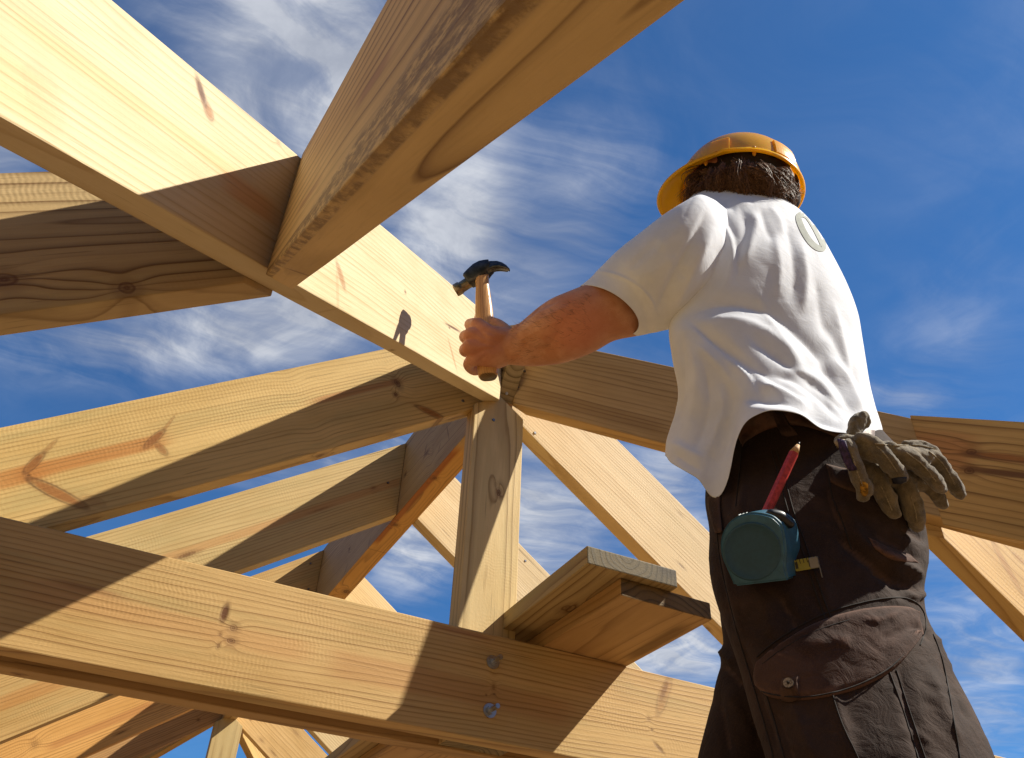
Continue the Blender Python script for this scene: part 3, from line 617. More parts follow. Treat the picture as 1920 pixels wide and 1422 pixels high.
def fold(V, N, front, strokes):
    """push cloth out (+) or in (-) along creases; width in photo pixels, height in mm.  A creased stroke is steeper on one side."""
    x, y, z = project(V); D = np.zeros(len(V))
    for (pts, w_, h_, *ex) in strokes:
        d, t, s = polydist(x, y, spline2(pts)); taper = np.clip(np.sin(np.pi*np.clip(t, .0, 1.))*1.6+.05, 0, 1)
        skew = ex[0] if ex else 0.
        ww = w_*(1+skew*s)
        D += FG*h_/1000*np.exp(-(d/ww)**1.6)*taper
    return V + N*(D*front)[:, None]
def mesh_from(V, f, name='m'):
    me = bpy.data.meshes.new(name); me.from_pydata([tuple(v) for v in V], [], f); me.update(); smooth(me); return me
def vnormals(me):
    n = np.zeros(len(me.vertices)*3); me.vertices.foreach_get('normal', n); return n.reshape(-1, 3)
def bvh_of(obs):
    v = []; f = []
    for o in obs:
        b = len(v); mw = o.matrix_world; v += [mw @ q.co for q in o.data.vertices]; f += [tuple(i+b for i in p.vertices) for p in o.data.polygons]
    return BVHTree.FromPolygons(v, f)
EYEW = wp(EYE)
def hit(bv, px, py):
    d = Vector(ray(px, py)).normalized(); r = bv.ray_cast(EYEW, d)
    if r[0] is None: return None
    n = r[1]; n = n if n.dot(d) < 0 else -n
    return r[0], n
def tube(pts, rad, name, mat, parent, n=6, closed=False):
    s = Soup(); s.chain([(p, rad if not callable(rad) else rad(i/(len(pts)-1))) for i, p in enumerate(pts)], n=n, sub=2)
    return mesh_obj(name, mesh_from(s.v, s.f, name), mat, parent)

person = bpy.data.objects.new('person', None); COL.objects.link(person)
tag(person, 'worker in white t-shirt and dark brown cargo trousers, seen from behind, swinging a hammer', 'person')
feet = at(1470, 790, bd(790)*KS); person.location = wp((feet[0], feet[1], -1.90)); bpy.context.view_layer.update()
def keep(o):                       # parent without moving
    o.parent = person; o.matrix_parent_inverse = person.matrix_world.inverted(); return o

# ---- materials
m, k, b = mat_new('skin'); SKIN = m; P = k.new('ShaderNodeTexCoord').outputs['Object']
c = k.mix(k.sstep(k.noise(P, 26., 4., .6), .35, .7), (.47, .20, .095), (.60, .31, .175)); c = k.mix(k.m('MULTIPLY', k.sstep(k.noise(P, 330., 2., .5), .60, .72), .35), c, (.36, .13, .06))
elb = wp(at(1082, 608, 1.49)); rd = k.m('SUBTRACT', 1., k.sstep(k.v('DISTANCE', P, tuple(elb)), .015, .085)); hnd = wp(at(890, 640, 1.56)); rd = k.m('MAXIMUM', k.m('MULTIPLY', rd, .75), k.m('MULTIPLY', k.m('SUBTRACT', 1., k.sstep(k.v('DISTANCE', P, tuple(hnd)), .02, .07)), .45)); c = k.mix(rd, c, (.56, .20, .115))
k.put(b.inputs['Base Color'], c); b.inputs['Roughness'].default_value = .58; b.inputs['Specular IOR Level'].default_value = .35; b.inputs['Subsurface Weight'].default_value = .08; b.inputs['Subsurface Radius'].default_value = (.01, .004, .002); b.inputs['Subsurface Scale'].default_value = .3
bp = k.new('ShaderNodeBump'); bp.inputs['Strength'].default_value = .35; bp.inputs['Distance'].default_value = .0012; k.put(bp.inputs['Height'], k.m('ADD', k.noise(P, 420., 3., .6), k.m('MULTIPLY', k.noise(P, 60., 3.), 1.5))); k.put(b.inputs['Normal'], bp.outputs[0])
m, k, b = mat_new('white_cotton'); COTTON = m; P = k.new('ShaderNodeTexCoord').outputs['Object']
k.put(b.inputs['Base Color'], k.mix(k.sstep(k.noise(P, 14., 4., .6), .3, .7), (.67, .69, .735), (.75, .77, .815))); b.inputs['Roughness'].default_value = .9; b.inputs['Specular IOR Level'].default_value = .15; b.inputs['Sheen Weight'].default_value = .15
bp = k.new('ShaderNodeBump'); bp.inputs['Strength'].default_value = .35; bp.inputs['Distance'].default_value = .004
wn = k.noise(k.v('MULTIPLY', P, (1, 1, 1.)), 28., 5., .62, .8); ww = k.noise(P, 900., 2., .6)
k.put(bp.inputs['Height'], k.m('ADD', k.m('MULTIPLY', wn, .8), k.m('MULTIPLY', ww, .06))); k.put(b.inputs['Normal'], bp.outputs[0])
def drill(name, c1, c2, wear=.5):
    m, k, b = mat_new(name); P = k.new('ShaderNodeTexCoord').outputs['Object']
    n = k.noise(P, 9., 5., .65, .5); f = k.noise(P, 900., 2., .6)
    c = k.mix(k.sstep(n, .35, .72), c1, c2); c = k.mix(k.m('MULTIPLY', k.sstep(f, .45, .7), .35), c, tuple(q*1.6 for q in c2)); c = k.mix(k.m('MULTIPLY', k.sstep(k.new('ShaderNodeNewGeometry').outputs['Pointiness'], .505, .56), wear), c, tuple(q*2.6 for q in c2))
    k.put(b.inputs['Base Color'], c); b.inputs['Roughness'].default_value = .88; b.inputs['Specular IOR Level'].default_value = .2; b.inputs['Sheen Weight'].default_value = .02
    bp = k.new('ShaderNodeBump'); bp.inputs['Strength'].default_value = .8; bp.inputs['Distance'].default_value = .004
    k.put(bp.inputs['Height'], k.m('ADD', k.noise(P, 34., 5., .62, 1.), k.m('MULTIPLY', f, .08))); k.put(b.inputs['Normal'], bp.outputs[0]); return m
TROUS = drill('brown_drill', (.020, .011, .008), (.047, .027, .019)); FLAP = drill('brown_drill_worn', (.032, .016, .011), (.074, .040, .029)); SEAM = simple('dark_stitching', (.018, .012, .010), .9, var=.3, vscale=900.); BELT = simple('leather_belt', (.13, .058, .028), .6, var=.25, vscale=60., bump=.4)
HAIR = simple('dark_brown_hair', (.17, .080, .032), .5, var=.45, vscale=300., spec=.35); SCALP = simple('hair_shadow', (.014, .007, .004), .8, var=.2, vscale=300.)

# ---- shirt: body of the shirt and near sleeve
S0 = [  # Lx, Ly, Rx, Ry, depth, half thickness, right-edge depth shift
 (1362, 346, 1402, 346, bd(346, -.02), .030, .0), (1325, 352, 1442, 358, bd(352, -.02), .070, .0), (1296, 368, 1474, 374, bd(368, -.02), .105, .0), (1284, 395, 1506, 399, bd(395, -.02), .130, .02),
 (1288, 432, 1534, 432, bd(432, -.02), .140, .03), (1292, 476, 1560, 476, bd(476, -.02), .150, .03), (1285, 530, 1588, 531, bd(530, -.01), .150, .03), (1262, 585, 1609, 588, bd(585), .150, .03),
 (1254, 620, 1617, 634, bd(630), .150, .03), (1260, 675, 1624, 680, bd(680), .145, .03), (1269, 730, 1632, 730, bd(730), .145, .02), (1266, 772, 1641, 768, bd(770), .150, .0), (1257, 806, 1649, 796, bd(800), .153, .0), (1249, 836, 1655, 820, bd(828), .162, .0), (1247, 862, 1656, 840, bd(848), .168, .0)]
nu, nv = 260, 230
G = loft(S0, nu, nv, 2.25)
HEM = spline2([(1200, 842), (1243, 852), (1258, 868), (1285, 884), (1310, 900), (1332, 930), (1350, 930), (1366, 895), (1378, 836), (1394, 798), (1416, 780), (1450, 772), (1500, 780), (1540, 804), (1585, 813), (1650, 820), (1720, 822)], 6)
hx = np.array([p[0] for p in HEM]); hy = np.array([p[1] for p in HEM])
# the hanging tail doubles back at x 1345-1370, keep a single valued hem
o_ = np.argsort(hx); hx, hy = hx[o_], hy[o_]
fr = np.sin(np.linspace(0, 2*math.pi, nu, endpoint=False))
vv = np.linspace(0, 1, nv)[:, None]
hemy = np.interp(G[..., 0], hx, hy)
bottom = G[-1:, :, 1]
for i in range(nu):
    wgt = 1/(1+math.exp(-(fr[i]+.12)*14))
    target = hemy[-1, i]*wgt + 852*(1-wgt)
    t = np.clip((np.linspace(0, 1, nv)-.55)/.45, 0, 1)
    G[:, i, 1] += (target-G[-1, i, 1])*t**1.3
# belly of loose cloth hanging in front, swing of the tail
wv_ = np.sin(G[..., 0]/17.)*np.clip((G[..., 1]-760)/120, 0, 1)
G[..., 2] += .003*wv_
W = to_world(G); V, f = grid_mesh(W, True, True, False)
me = mesh_from(V, f)
N = vnormals(me); px, py, z = project(V); front = (z < np.repeat(G[:, :, 2].mean(1), nu)+.02).astype(float)
TORSO_FOLDS = [
 ([(1300, 392), (1326, 396), (1350, 412), (1366, 440), (1374, 470), (1373, 500), (1362, 530), (1340, 565)], 7, -5),
 ([(1312, 382), (1345, 398), (1372, 430), (1383, 468), (1383, 505), (1374, 535)], 8, 4),
 ([(1400, 395), (1418, 415), (1408, 455), (1390, 500)], 10, -6), ([(1385, 385), (1398, 420), (1393, 455), (1383, 490)], 8, 4), ([(1425, 390), (1438, 430), (1452, 455)], 8, 4), ([(1440, 385), (1460, 410), (1470, 440)], 8, -4),
 ([(1352, 372), (1362, 385), (1382, 395)], 6, 3), ([(1372, 366), (1390, 380), (1410, 384)], 6, -3),
 ([(1472, 410), (1486, 470), (1490, 530), (1484, 570)], 11, 6), ([(1500, 450), (1512, 520), (1505, 590)], 10, -6), ([(1530, 520), (1540, 590), (1552, 640)], 10, 5), ([(1452, 440), (1462, 500), (1458, 560)], 10, -5),
 ([(1545, 600), (1575, 660), (1590, 700)], 9, 5),
 ([(1285, 596), (1315, 580), (1350, 571), (1398, 573), (1450, 592), (1500, 632), (1540, 676), (1566, 720)], 12, 10, .25), ([(1295, 612), (1335, 602), (1390, 604), (1440, 626), (1485, 670), (1520, 720)], 15, -10, -.2),
 ([(1288, 598), (1318, 622), (1350, 650), (1392, 684), (1420, 720), (1430, 745)], 8, 9, .3), ([(1300, 640), (1330, 668), (1362, 700), (1392, 740)], 12, -8),
 ([(1275, 620), (1280, 680), (1278, 740), (1268, 800)], 9, 7), ([(1298, 650), (1306, 710), (1300, 770), (1285, 830)], 13, -9), ([(1322, 690), (1330, 740), (1322, 790), (1300, 850)], 9, 8), ([(1350, 720), (1356, 770), (1338, 820), (1318, 872)], 10, -9),
 ([(1392, 747), (1430, 748), (1480, 756), (1530, 782), (1580, 806)], 9, 13, .2), ([(1385, 765), (1430, 768), (1490, 774), (1540, 800)], 6, -4), ([(1392, 748), (1370, 780), (1362, 820), (1352, 880), (1346, 930)], 10, 3), ([(1376, 770), (1350, 800), (1338, 860)], 10, -4),
 ([(1425, 725), (1470, 735), (1520, 765)], 9, -8), ([(1440, 700), (1490, 712), (1545, 752), (1580, 790)], 9, 9, .2), ([(1470, 690), (1530, 712), (1575, 760)], 8, -7), ([(1530, 680), (1570, 720), (1605, 778)], 9, 9), ([(1560, 670), (1595, 720), (1622, 775)], 8, -7), ([(1590, 680), (1615, 735), (1632, 790)], 7, 5),
 ([(1300, 606), (1360, 650), (1440, 706), (1530, 762)], 9, 7, .3), ([(1400, 630), (1470, 682), (1550, 738), (1612, 796)], 9, 8, .3), ([(1350, 665), (1430, 722), (1520, 778)], 9, -6), ([(1420, 545), (1450, 610), (1500, 680)], 9, -5), ([(1560, 560), (1580, 640), (1600, 720)], 8, -5),
 ([(1262, 850), (1290, 868), (1320, 884)], 8, 5), ([(1255, 828), (1290, 846), (1318, 860)], 8, -5)]
V2 = fold(V, N, front, TORSO_FOLDS)
_, py2, _ = project(V2); V2 = rumple(V2, N, front, math.radians(64), 1.0, (120., 26.), 1., np.clip((np.interp(px, hx, hy)-py2)/60, 0, 1))
shirt_v, shirt_f = list(V2), list(f)
# near sleeve: from inside the shoulder to the cuff (pairs run top edge -> underside edge)
SL = [(1362, 392, 1428, 556, 2.03, .030, 0), (1338, 374, 1400, 575, 2.01, .085, 0), (1312, 365, 1376, 590, 2.00, .112, 0), (1280, 380, 1345, 604, 1.98, .120, 0), (1240, 405, 1302, 614, 1.97, .118, 0), (1200, 436, 1258, 618, 1.965, .112, .0),
      (1160, 468, 1226, 624, 1.96, .105, 0), (1130, 497, 1205, 629, 1.96, .098, 0), (1108, 520, 1190, 631, 1.955, .092, .0), (1089, 536, 1176, 630, 1.95, .088, .0)]
nu2, nv2 = 170, 150
Gs = loft(SL, nu2, nv2, 2.1)
# cuff is cut on a slant so that its lip bends towards the camera's right
th = np.linspace(0, 2*math.pi, nu2, endpoint=False); bulge = np.maximum(0, np.sin(th))
tt = np.linspace(0, 1, nv2)[:, None]
Gs[..., 0] += (bulge[None, :]*48)*np.clip((tt-.5)/.5, 0, 1)**1.2
Gs[..., 1] += (bulge[None, :]*-8)*np.clip((tt-.5)/.5, 0, 1)
Gs[..., 0] += -(np.maximum(0, -np.sin(th))[None, :]*10)*np.clip((tt-.6)/.4, 0, 1)
Ws = to_world(Gs); Vs, fs = grid_mesh(Ws, True, True, False)
ms = mesh_from(Vs, fs); Ns = vnormals(ms); pxs, pys, zs = project(Vs); frs = (zs < np.repeat(Gs[:, :, 2].mean(1), nu2)+.02).astype(float)
SLEEVE_FOLDS = [
 ([(1325, 398), (1308, 432), (1284, 474), (1262, 516), (1244, 556), (1228, 590)], 9, 9, .3), ([(1340, 425), (1318, 470), (1296, 515), (1275, 560), (1258, 590)], 13, -10), ([(1362, 440), (1345, 490), (1318, 540), (1290, 585)], 11, 7),
 ([(1290, 410), (1262, 440), (1230, 470)], 12, -3), ([(1268, 480), (1240, 500), (1215, 528)], 10, -3), ([(1240, 450), (1205, 480), (1180, 505)], 9, 3), ([(1284, 500), (1278, 515), (1290, 520)], 6, 3),
 ([(1112, 508), (1140, 512), (1170, 522), (1200, 540), (1222, 566), (1232, 592)], 3.5, -3), ([(1280, 596), (1250, 604), (1215, 618)], 7, -6), ([(1330, 560), (1300, 590), (1260, 606)], 8, 7),
 ([(1336, 388), (1352, 412), (1364, 440), (1370, 480), (1362, 530)], 5, 3)]
Vs2 = fold(Vs, Ns, frs, SLEEVE_FOLDS)
Vs2 = rumple(Vs2, Ns, frs, math.radians(118), 1.1, (90., 24.), 2.)
b0 = len(shirt_v); shirt_v += list(Vs2); shirt_f += [tuple(i+b0 for i in p) for p in fs]
def lip(V, nu, row, depth, steps, back):
    """turned-in hem: extra rings going back inside the cloth"""
    out = []; ring0 = V[row*nu:(row+1)*nu]; ring1 = V[(row-6)*nu:(row-5)*nu]; c = ring0.mean(0)
    for s in range(1, steps+1):
        q = ring0 + (ring1-ring0)*(s*back) ; q = q + (c-q)/np.linalg.norm(c-q, axis=1)[:, None]*depth*min(1, s*.7)
        out.append(q)
    return out
for (Vv, n_, r_, base) in ((V2, nu, nv-1, 0), (Vs2, nu2, nv2-1, b0)):
    prev = [base+r_*n_+i for i in range(n_)]
    for q in lip(np.array(Vv), n_, r_, .0022, 4, .22):
        st_ = len(shirt_v); shirt_v += list(q)
        shirt_f += [(prev[i], st_+i, st_+(i+1) % n_, prev[(i+1) % n_]) for i in range(n_)]; prev = [st_+i for i in range(n_)]
shirt = keep(mesh_obj('t_shirt', mesh_from(shirt_v, shirt_f, 't_shirt'), COTTON))
# far sleeve, behind the chest
s = Soup(); s.chain([(A3(1440, 480, bd(480, .07)), .070), (A3(1410, 530, bd(530, .13)), .078), (A3(1390, 575, bd(575, .13)), .074)], n=28)
keep(mesh_obj('sleeve', mesh_from(s.v, s.f, 'sleeve'), COTTON))

# ---- body
B = Soup()
ARM = [(1282, 448, 1322, 560, 1.59, .048), (1205, 478, 1262, 592, 1.575, .050), (1150, 512, 1208, 626, 1.555, .052), (1092, 536, 1150, 640, 1.545, .052), (1062, 548, 1112, 661, 1.545, .052), (1034, 560, 1062, 680, 1.556, .049), (1010, 576, 1021, 686, 1.58, .044), (985, 597, 988, 687, 1.588, .039), (966, 613, 962, 685, 1.595, .034), (950, 624, 944, 682, 1.60, .030), (930, 628, 926, 678, 1.60, .026)]
Ga = loft(ARM, 40, 60, 2.1); Ga[..., 2] /= KS; Va, fa = grid_mesh(to_world(Ga), True, True, True); B.add(Va, fa)
B.sphere(A3T(1086, 612, 1.535), .036, (1, 1, 1))                                        # elbow
B.chain([(A3T(1066, 598, 1.535), .036), (A3T(1030, 616, 1.55), .036), (A3T(988, 638, 1.585), .028)])      # brachioradialis
B.chain([(A3T(975, 628, 1.590), .020), (A3T(962, 640, 1.595), .015)])                        # wrist bone
r_ = lambda q: q*PXM*1.66
K = [(896, 611, 1.602, 15), (884, 630, 1.585, 16), (882, 652, 1.575, 16), (887, 674, 1.578, 14)]
for i, (x, y, d, r) in enumerate(K):
    B.chain([(A3T(945, 644+6*i-6, 1.602), r_(24)), (A3T(915, 628+11*i, 1.587), r_(19)), (A3T(x, y, d), r_(r))])
B.chain([(A3T(950, 655, 1.600), r_(28)), (A3T(925, 668, 1.590), r_(25)), (A3T(905, 668, 1.585), r_(20))])
FING = [[(896, 611, 1.602, 14.5), (882, 609, 1.645, 13), (897, 607, 1.685, 12), (918, 613, 1.688, 11), (926, 616, 1.670, 10)],
        [(884, 630, 1.585, 15), (873, 632, 1.630, 14), (884, 633, 1.675, 13), (908, 636, 1.678, 12), (922, 638, 1.660, 10)],
        [(882, 652, 1.575, 15), (873, 657, 1.620, 14), (886, 660, 1.665, 13), (910, 661, 1.666, 12), (922, 662, 1.645, 10)],
        [(887, 674, 1.578, 13), (879, 684, 1.605, 12), (890, 694, 1.638, 12), (908, 690, 1.652, 11), (918, 688, 1.635, 9)]]
for fg in FING: B.chain([(A3T(x, y, d), r_(r*.90)) for x, y, d, r in fg], n=12)
B.chain([(A3T(950, 632, 1.615), r_(20)), (A3T(936, 616, 1.630), r_(16)), (A3T(922, 607, 1.658), r_(13)), (A3T(908, 600, 1.682), r_(11)), (A3T(898, 596, 1.695), r_(9.5))], n=12)   # thumb across the fingers
# neck, head, chest, hips, far arm, legs
HC = (1392, 338)
B.sphere(A3(1392, 338, 2.270), .080, (1, 1, 1.1)); B.sphere(A3(1362, 352, 2.270), .075)
B.chain([(A3(1425, 470, bd(470, .03)), .055), (A3(1425, 420, bd(420, .06)), .05), (A3(1410, 372, 2.290), .055), (A3(1400, 350, 2.290), .058)])
B.chain([(A3(1322, 352, 2.280), .012), (A3(1306, 356, 2.290), .014), (A3(1312, 372, 2.280), .012)])              # nose, chin side
B.chain([(A3(1325, 385, 2.260), .025), (A3(1345, 395, 2.260), .035)])
B.chain([(A3(1425, 470, bd(470, .03)), .055), (A3(1440, 600, bd(600, .02)), .06), (A3(1470, 760, bd(760, .02)), .07), (A3(1480, 830, bd(830, .02)), .08)])
B.chain([(A3(1420, 500, 2.10), .035), (A3(1340, 490, 2.03), .040), (A3(1270, 525, 1.97), .040)])
B.chain([(A3(1450, 470, bd(470, .05)), .05), (A3(1395, 560, bd(560, .14)), .045), (A3(1360, 612, bd(612, .10)), .038), (A3(1330, 660, bd(660, .10)), .030)])
for q in range(4): B.chain([(A3(1330, 658, bd(660, .10)), .022), (A3(1322+q*10, 672, bd(676, .085)), .013), (A3(1318+q*11, 684, bd(688, .085)), .010), (A3(1318+q*11, 694, bd(700, .10)), .008)], n=10, sub=3)
for i, (x, y, d, r) in enumerate(K): B.chain([(A3T(944, 646+7*i-10, 1.585), r_(5)), (A3T(915, 630+10*i, 1.570), r_(5.5)), (A3T(x+3, y, d-.010), r_(6))], n=8)
skin = keep(B.skin('body', .0019, SKIN, None, 3, .5))

# ---- trousers
hipd = lambda y, o_=0: bd(y, o_)
TR = [(1392, 700, 1622, 720, bd(710), .110, 0), (1362, 768, 1640, 780, bd(775, -.00), .128, 0), (1360, 800, 1660, 812, bd(805, .01), .138, -.045), (1350, 840, 1690, 842, bd(840, .01), .146, -.05), (1328, 890, 1712, 890, bd(890, .005), .155, -.045), (1322, 940, 1726, 940, bd(940), .162, -.02), (1329, 993, 1738, 995, bd(995), .165, 0), (1328, 1050, 1743, 1048, bd(1050), .160, 0), (1334, 1100, 1735, 1096, bd(1100), .155, 0),
      (1352, 1160, 1738, 1150, bd(1155, -.01), .145, 0), (1370, 1210, 1760, 1200, bd(1205, -.02), .138, 0), (1388, 1265, 1790, 1262, bd(1262, -.03), .132, 0), (1408, 1340, 1826, 1330, bd(1335, -.04), .128, 0), (1434, 1422, 1864, 1412, bd(1420, -.05), .125, 0), (1462, 1520, 1900, 1510, bd(1515, -.055), .118, 0), (1500, 1660, 1950, 1650, bd(1655, -.06), .112, 0), (1545, 1850, 2000, 1850, bd(1850, -.06), .105, 0), (1660, 2300, 2010, 2300, bd(2300, -.05), .095, 0), (1720, 2640, 1990, 2640, bd(2640, -.05), .085, 0)]
nu3, nv3 = 220, 330
Gt = loft(TR, nu3, nv3, 2.35); Vt, ft = grid_mesh(to_world(Gt), True, True, True)
mt = mesh_from(Vt, ft); Nt = vnormals(mt); _, _, zt_ = project(Vt); frt = (zt_ < np.repeat(Gt[:, :, 2].mean(1), nu3)+.02).astype(float)
TROUSER_FOLDS = [
 ([(1560, 1000), (1610, 1040), (1660, 1080), (1705, 1122)], 14, 9, .35), ([(1600, 1000), (1650, 1048), (1700, 1096)], 14, -8), ([(1640, 1000), (1690, 1025), (1735, 1058)], 10, 8), ([(1650, 1040), (1700, 1062), (1736, 1085)], 8, -9), ([(1630, 1072), (1680, 1085), (1720, 1112)], 8, 6),
 ([(1575, 940), (1600, 985), (1610, 1020)], 10, -6), ([(1555, 900), (1562, 950), (1590, 1000)], 8, 5), ([(1690, 990), (1715, 1000), (1740, 1020)], 8, 6), ([(1700, 1110), (1720, 1120), (1736, 1110)], 6, -7),
 ([(1345, 850), (1352, 900), (1360, 950)], 10, -5), ([(1398, 880), (1392, 930), (1382, 970)], 8, -5), ([(1378, 880), (1376, 930), (1370, 960)], 8, 4), ([(1335, 1000), (1346, 1060), (1356, 1120), (1376, 1190)], 9, 6), ([(1352, 1000), (1362, 1060), (1376, 1130), (1396, 1200)], 9, -6),
 ([(1425, 1110), (1440, 1160), (1450, 1200)], 14, -5), ([(1460, 1110), (1480, 1150), (1500, 1180)], 12, 5), ([(1520, 1030), (1540, 1090), (1556, 1150)], 10, -4),
 ([(1690, 1250), (1700, 1320), (1722, 1400), (1735, 1440)], 12, 6, .3), ([(1740, 1250), (1765, 1320), (1800, 1400)], 12, -7), ([(1765, 1230), (1790, 1290), (1825, 1360)], 8, 5), ([(1560, 1290), (1575, 1350), (1600, 1430)], 12, -6), ([(1450, 1320), (1470, 1380), (1490, 1440)], 12, 5), ([(1480, 1300), (1500, 1360), (1530, 1430)], 12, -5),
 ([(1390, 1200), (1412, 1280), (1440, 1360), (1460, 1422)], 8, 6), ([(1740, 1190), (1770, 1210), (1790, 1262)], 6, -5), ([(1700, 1180), (1730, 1185), (1752, 1205)], 6, 5)]
FG = .95
Vt2 = fold(Vt, Nt, frt, TROUSER_FOLDS)
Vt2 = rumple(Vt2, Nt, frt, math.radians(25), 3.2, (80., 19.), 5.)
tv, tf = list(Vt2), list(ft)
FL = [(1352, 1090, 1480, 1100, bd(1100, .17), .10, 0), (1350, 1150, 1490, 1160, bd(1155, .165), .115, 0), (1356, 1205, 1495, 1210, bd(1205, .16), .118, 0), (1352, 1240, 1500, 1245, bd(1245, .16), .118, 0), (1341, 1285, 1505, 1290, bd(1290, .16), .115, 0), (1326, 1350, 1510, 1350, bd(1350, .16), .11, 0), (1308, 1422, 1515, 1422, bd(1422, .16), .106, 0), (1290, 1520, 1520, 1520, bd(1520, .16), .10, 0), (1265, 1680, 1530, 1680, bd(1680, .16), .095, 0), (1235, 1880, 1540, 1880, bd(1880, .16), .09, 0), (1190, 2250, 1450, 2250, bd(2250, .16), .085, 0), (1170, 2420, 1390, 2420, bd(2420, .16), .08, 0)]
Gl = loft(FL, 120, 150, 2.2); Vl, fl_ = grid_mesh(to_world(Gl), True, True, True); ml = mesh_from(Vl, fl_); Nl = vnormals(ml); _, _, zl = project(Vl); frl = (zl < np.repeat(Gl[:, :, 2].mean(1), 120)+.03).astype(float)
Vl2 = fold(Vl, Nl, frl, [([(1350, 1215), (1362, 1232), (1378, 1250)], 7, -8), ([(1352, 1245), (1370, 1262), (1395, 1290)], 8, 7), ([(1360, 1290), (1385, 1330), (1415, 1400)], 10, -6), ([(1340, 1300), (1355, 1350), (1370, 1422)], 10, 6), ([(1400, 1300), (1425, 1360), (1445, 1422)], 10, -6)])
b0 = len(tv); tv += list(Vl2); tf += [tuple(i+b0 for i in p) for p in fl_]
trousers = keep(mesh_obj('trousers', mesh_from(tv, tf, 'trousers'), TROUS))
bpy.context.view_layer.update()
bvT = bvh_of([trousers]); bvS = bvh_of([shirt])
def on_cloth(bv, pts, off, n=10):
    out = []
    for (x, y) in spline2(pts, n):
        h = hit(bv, x, y)
        if h: out.append(h[0]+h[1]*off)
    return out
def patch(name, bv, poly, mat, off=.002, n=26, thick=.002, parent=None, puff=0., wrinkle=()):
    """sewn-on piece: quad grid between two outline curves (upper, lower) laid on the cloth"""
    a, c = poly; a = np.array(spline2(a, 10)); c = np.array(spline2(c, 10)); rs = lambda q, m: np.array([np.interp(np.linspace(0, 1, m), np.linspace(0, 1, len(q)), q[:, i]) for i in (0, 1)]).T
    mcols = n*2; A_, C_ = rs(a, mcols), rs(c, mcols); V = []; F = []; NN = []
    for j in range(n):
        for i in range(mcols):
            t = j/(n-1); q = A_[i]*(1-t)+C_[i]*t; h = hit(bv, *q)
            if h is None: V.append(None); NN.append(None); continue
            e = min(1, min(i, mcols-1-i)/3, min(j, n-1-j)/2)
            nx_, ny_ = q; w_ = 0
            for (pts, wd_, hh) in wrinkle:
                dd, tt_, _ = polydist(np.array([nx_]), np.array([ny_]), pts); w_ += hh/1000*math.exp(-(dd[0]/wd_)**2)*min(1, 1.6*math.sin(math.pi*tt_[0])+.05)
            V.append(h[0]+h[1]*(off*(.15+.85*e)+w_+puff*math.sin(math.pi*i/(mcols-1))*math.sin(math.pi*j/(n-1)))); NN.append(h[1])
    bad = {i for i, q in enumerate(V) if q is None}; V = [Vector(q) if q is not None else EYEW for q in V]
    for j in range(n-1):
        for i in range(mcols-1): F.append((j*mcols+i, (j+1)*mcols+i, (j+1)*mcols+i+1, j*mcols+i+1))
    F = [q for q in F if not bad.intersection(q)]; used = sorted({i for q in F for i in q}); ix = {i: n_ for n_, i in enumerate(used)}
    me = mesh_from([V[i] for i in used], [tuple(ix[i] for i in q) for q in F], name); o = mesh_obj(name, me, mat); md = o.modifiers.new('solid', 'SOLIDIFY'); md.thickness = thick; md.offset = -1
    return keep(o) if parent is None else o
# belt and loops
beltu = [(1376, 803), (1392, 787), (1430, 768), (1480, 762), (1530, 772), (1580, 790), (1640, 800)]
beltl = [(1392, 838), (1402, 826), (1440, 806), (1486, 798), (1530, 806), (1580, 824), (1640, 834)]
patch('belt', bvT, (beltu, beltl), BELT, .0040, 12, .003)
patch('belt_loop', bvT, ([(1443, 764), (1454, 768), (1466, 772)], [(1464, 816), (1476, 820), (1496, 816)]), TROUS, .0085, 8, .002, puff=.002)
# cargo flap, its tab, pocket below, hip pocket flap
FU = [(1418, 1250), (1440, 1226), (1480, 1196), (1530, 1168), (1590, 1148), (1650, 1138), (1700, 1138), (1722, 1148)]
FLW = [(1420, 1262), (1425, 1290), (1445, 1308), (1500, 1314), (1560, 1306), (1620, 1288), (1680, 1252), (1731, 1190)]
flap = patch('pocket_flap', bvT, (FU, FLW), FLAP, .0055, 30, .003, puff=.004, wrinkle=[([(1600, 1165), (1640, 1170), (1690, 1150)], 9, 4), ([(1640, 1210), (1680, 1190), (1715, 1170)], 10, -3), ([(1500, 1220), (1560, 1205), (1600, 1215)], 12, 3)])
patch('flap_tab', bvT, ([(1467, 1272), (1485, 1268), (1504, 1264)], [(1466, 1316), (1485, 1318), (1503, 1312)]), TROUS, .0125, 8, .002)
bpy.context.view_layer.update()
h = hit(bvT, 1485, 1292)
bm = bmesh.new(); disc_bm(bm, .0056, .003, 22); ey = from_bm('snap_button', bm, simple('dull_brass', (.20, .17, .14), .4, 1., var=.3, vscale=400)); mw = h[1].to_track_quat('Z', 'Y').to_matrix().to_4x4(); mw.translation = h[0]+h[1]*.0148; ey.matrix_world = mw; keep(ey)
bm = bmesh.new(); bmesh.ops.create_uvsphere(bm, u_segments=12, v_segments=8, radius=.0018); e2 = from_bm('snap_centre', bm, SEAM, ey); e2.location = (0, 0, .003)
patch('pocket_flap', bvT, ([(1548, 870), (1590, 880), (1640, 886)], [(1556, 905), (1596, 922), (1648, 932)]), TROUS, .004, 10, .0025)
patch('pocket_flap', bvT, ([(1628, 1008), (1664, 1026), (1706, 1040)], [(1640, 1030), (1672, 1050), (1722, 1056)]), FLAP, .004, 10, .0025)
